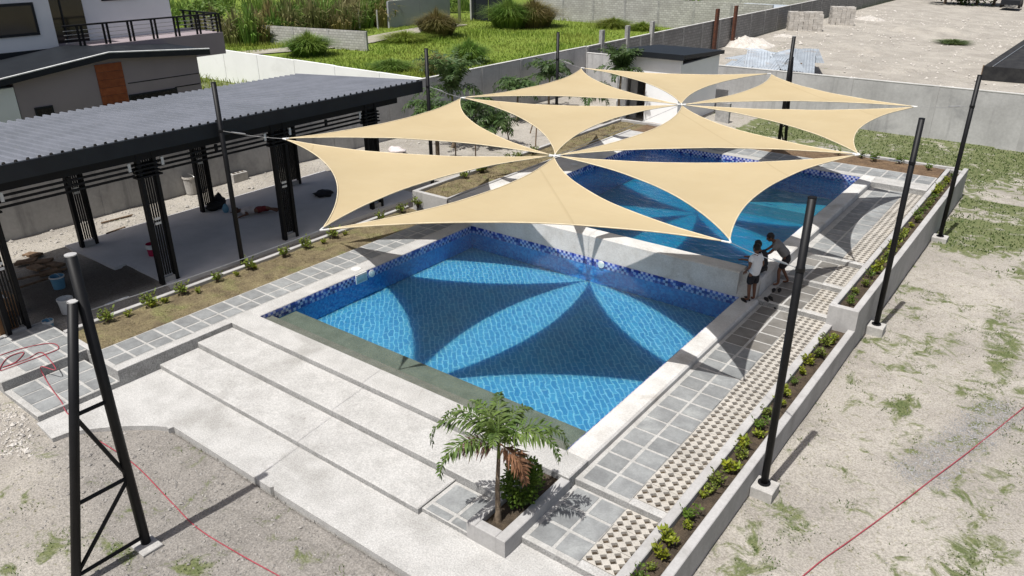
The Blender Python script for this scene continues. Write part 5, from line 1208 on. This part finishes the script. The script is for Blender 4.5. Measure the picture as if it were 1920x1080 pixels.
bend_ = dict(pelvis=(-.12, 0, .74), waist=(.0, 0, .87), chest=(.16, 0, 1.02), neck=(.27, 0, 1.14), head=(.36, 0, 1.22), look=(1, .1, -.6), shl=(.17, .14, 1.07), shr=(.17, -.14, 1.07),
             ell=(.33, .2, .88), wrl=(.48, .12, .78), elr=(.33, -.18, .87), wrr=(.5, -.08, .78), hipl=(-.1, .085, .7), hipr=(-.1, -.085, .7), knl=(.05, .1, .41), knr=(-.04, -.1, .40), anl=(.02, .12, .07), anr=(-.22, -.1, .07), toel=(.13, .02, 0), toer=(.13, -.02, 0))
person('boy in grey shirt bending forward over the pool edge', (-5.24, 18.08, .008), R(200), bend_, dict(shirt='shirt_grey', shorts='shorts_dark'))
sit_ = dict(pelvis=(-.05, 0, .16), waist=(.0, 0, .30), chest=(.07, 0, .48), neck=(.12, 0, .63), head=(.18, 0, .75), look=(1, 0, -.4), shl=(.07, .14, .55), shr=(.07, -.14, .55),
            ell=(.24, .2, .38), wrl=(.44, .16, .33), elr=(.22, -.19, .38), wrr=(.42, -.12, .33), hipl=(0, .09, .15), hipr=(0, -.09, .15), knl=(.3, .15, .40), knr=(.3, -.13, .38), anl=(.14, .14, .07), anr=(.12, -.12, .07), toel=(.13, .02, 0), toer=(.13, -.02, 0))
person('boy in dark clothes crouching on the coping corner beside the pool divider', (-5.5, 17.38, QZ+.002), R(172), sit_, dict(shirt='shorts_dark', shorts='shorts_dark', hem=.05))
lie = dict(pelvis=(0, 0, .12), waist=(.14, 0, .12), chest=(.34, .0, .13), neck=(.5, 0, .13), head=(.63, 0, .13), look=(.15, .6, .75), shl=(.4, .15, .14), shr=(.4, -.13, .13),
           ell=(.22, .28, .09), wrl=(.42, .36, .05), elr=(.58, -.26, .07), wrr=(.72, -.12, .06), hipl=(-.05, .085, .12), hipr=(-.05, -.085, .11), knl=(-.36, .17, .24), knr=(-.42, -.08, .1), anl=(-.62, .1, .07), anr=(-.8, -.07, .07), toel=(-.06, .04, .1), toer=(-.08, -.02, .1))
p = pz(482, 400, -.095); person('person in pale shirt and dark red trousers lying on the pavilion floor', (p.x, p.y, -.093), R(228), lie, dict(shirt='shirt_pale_pink', shorts='cloth_red', leg=.98))
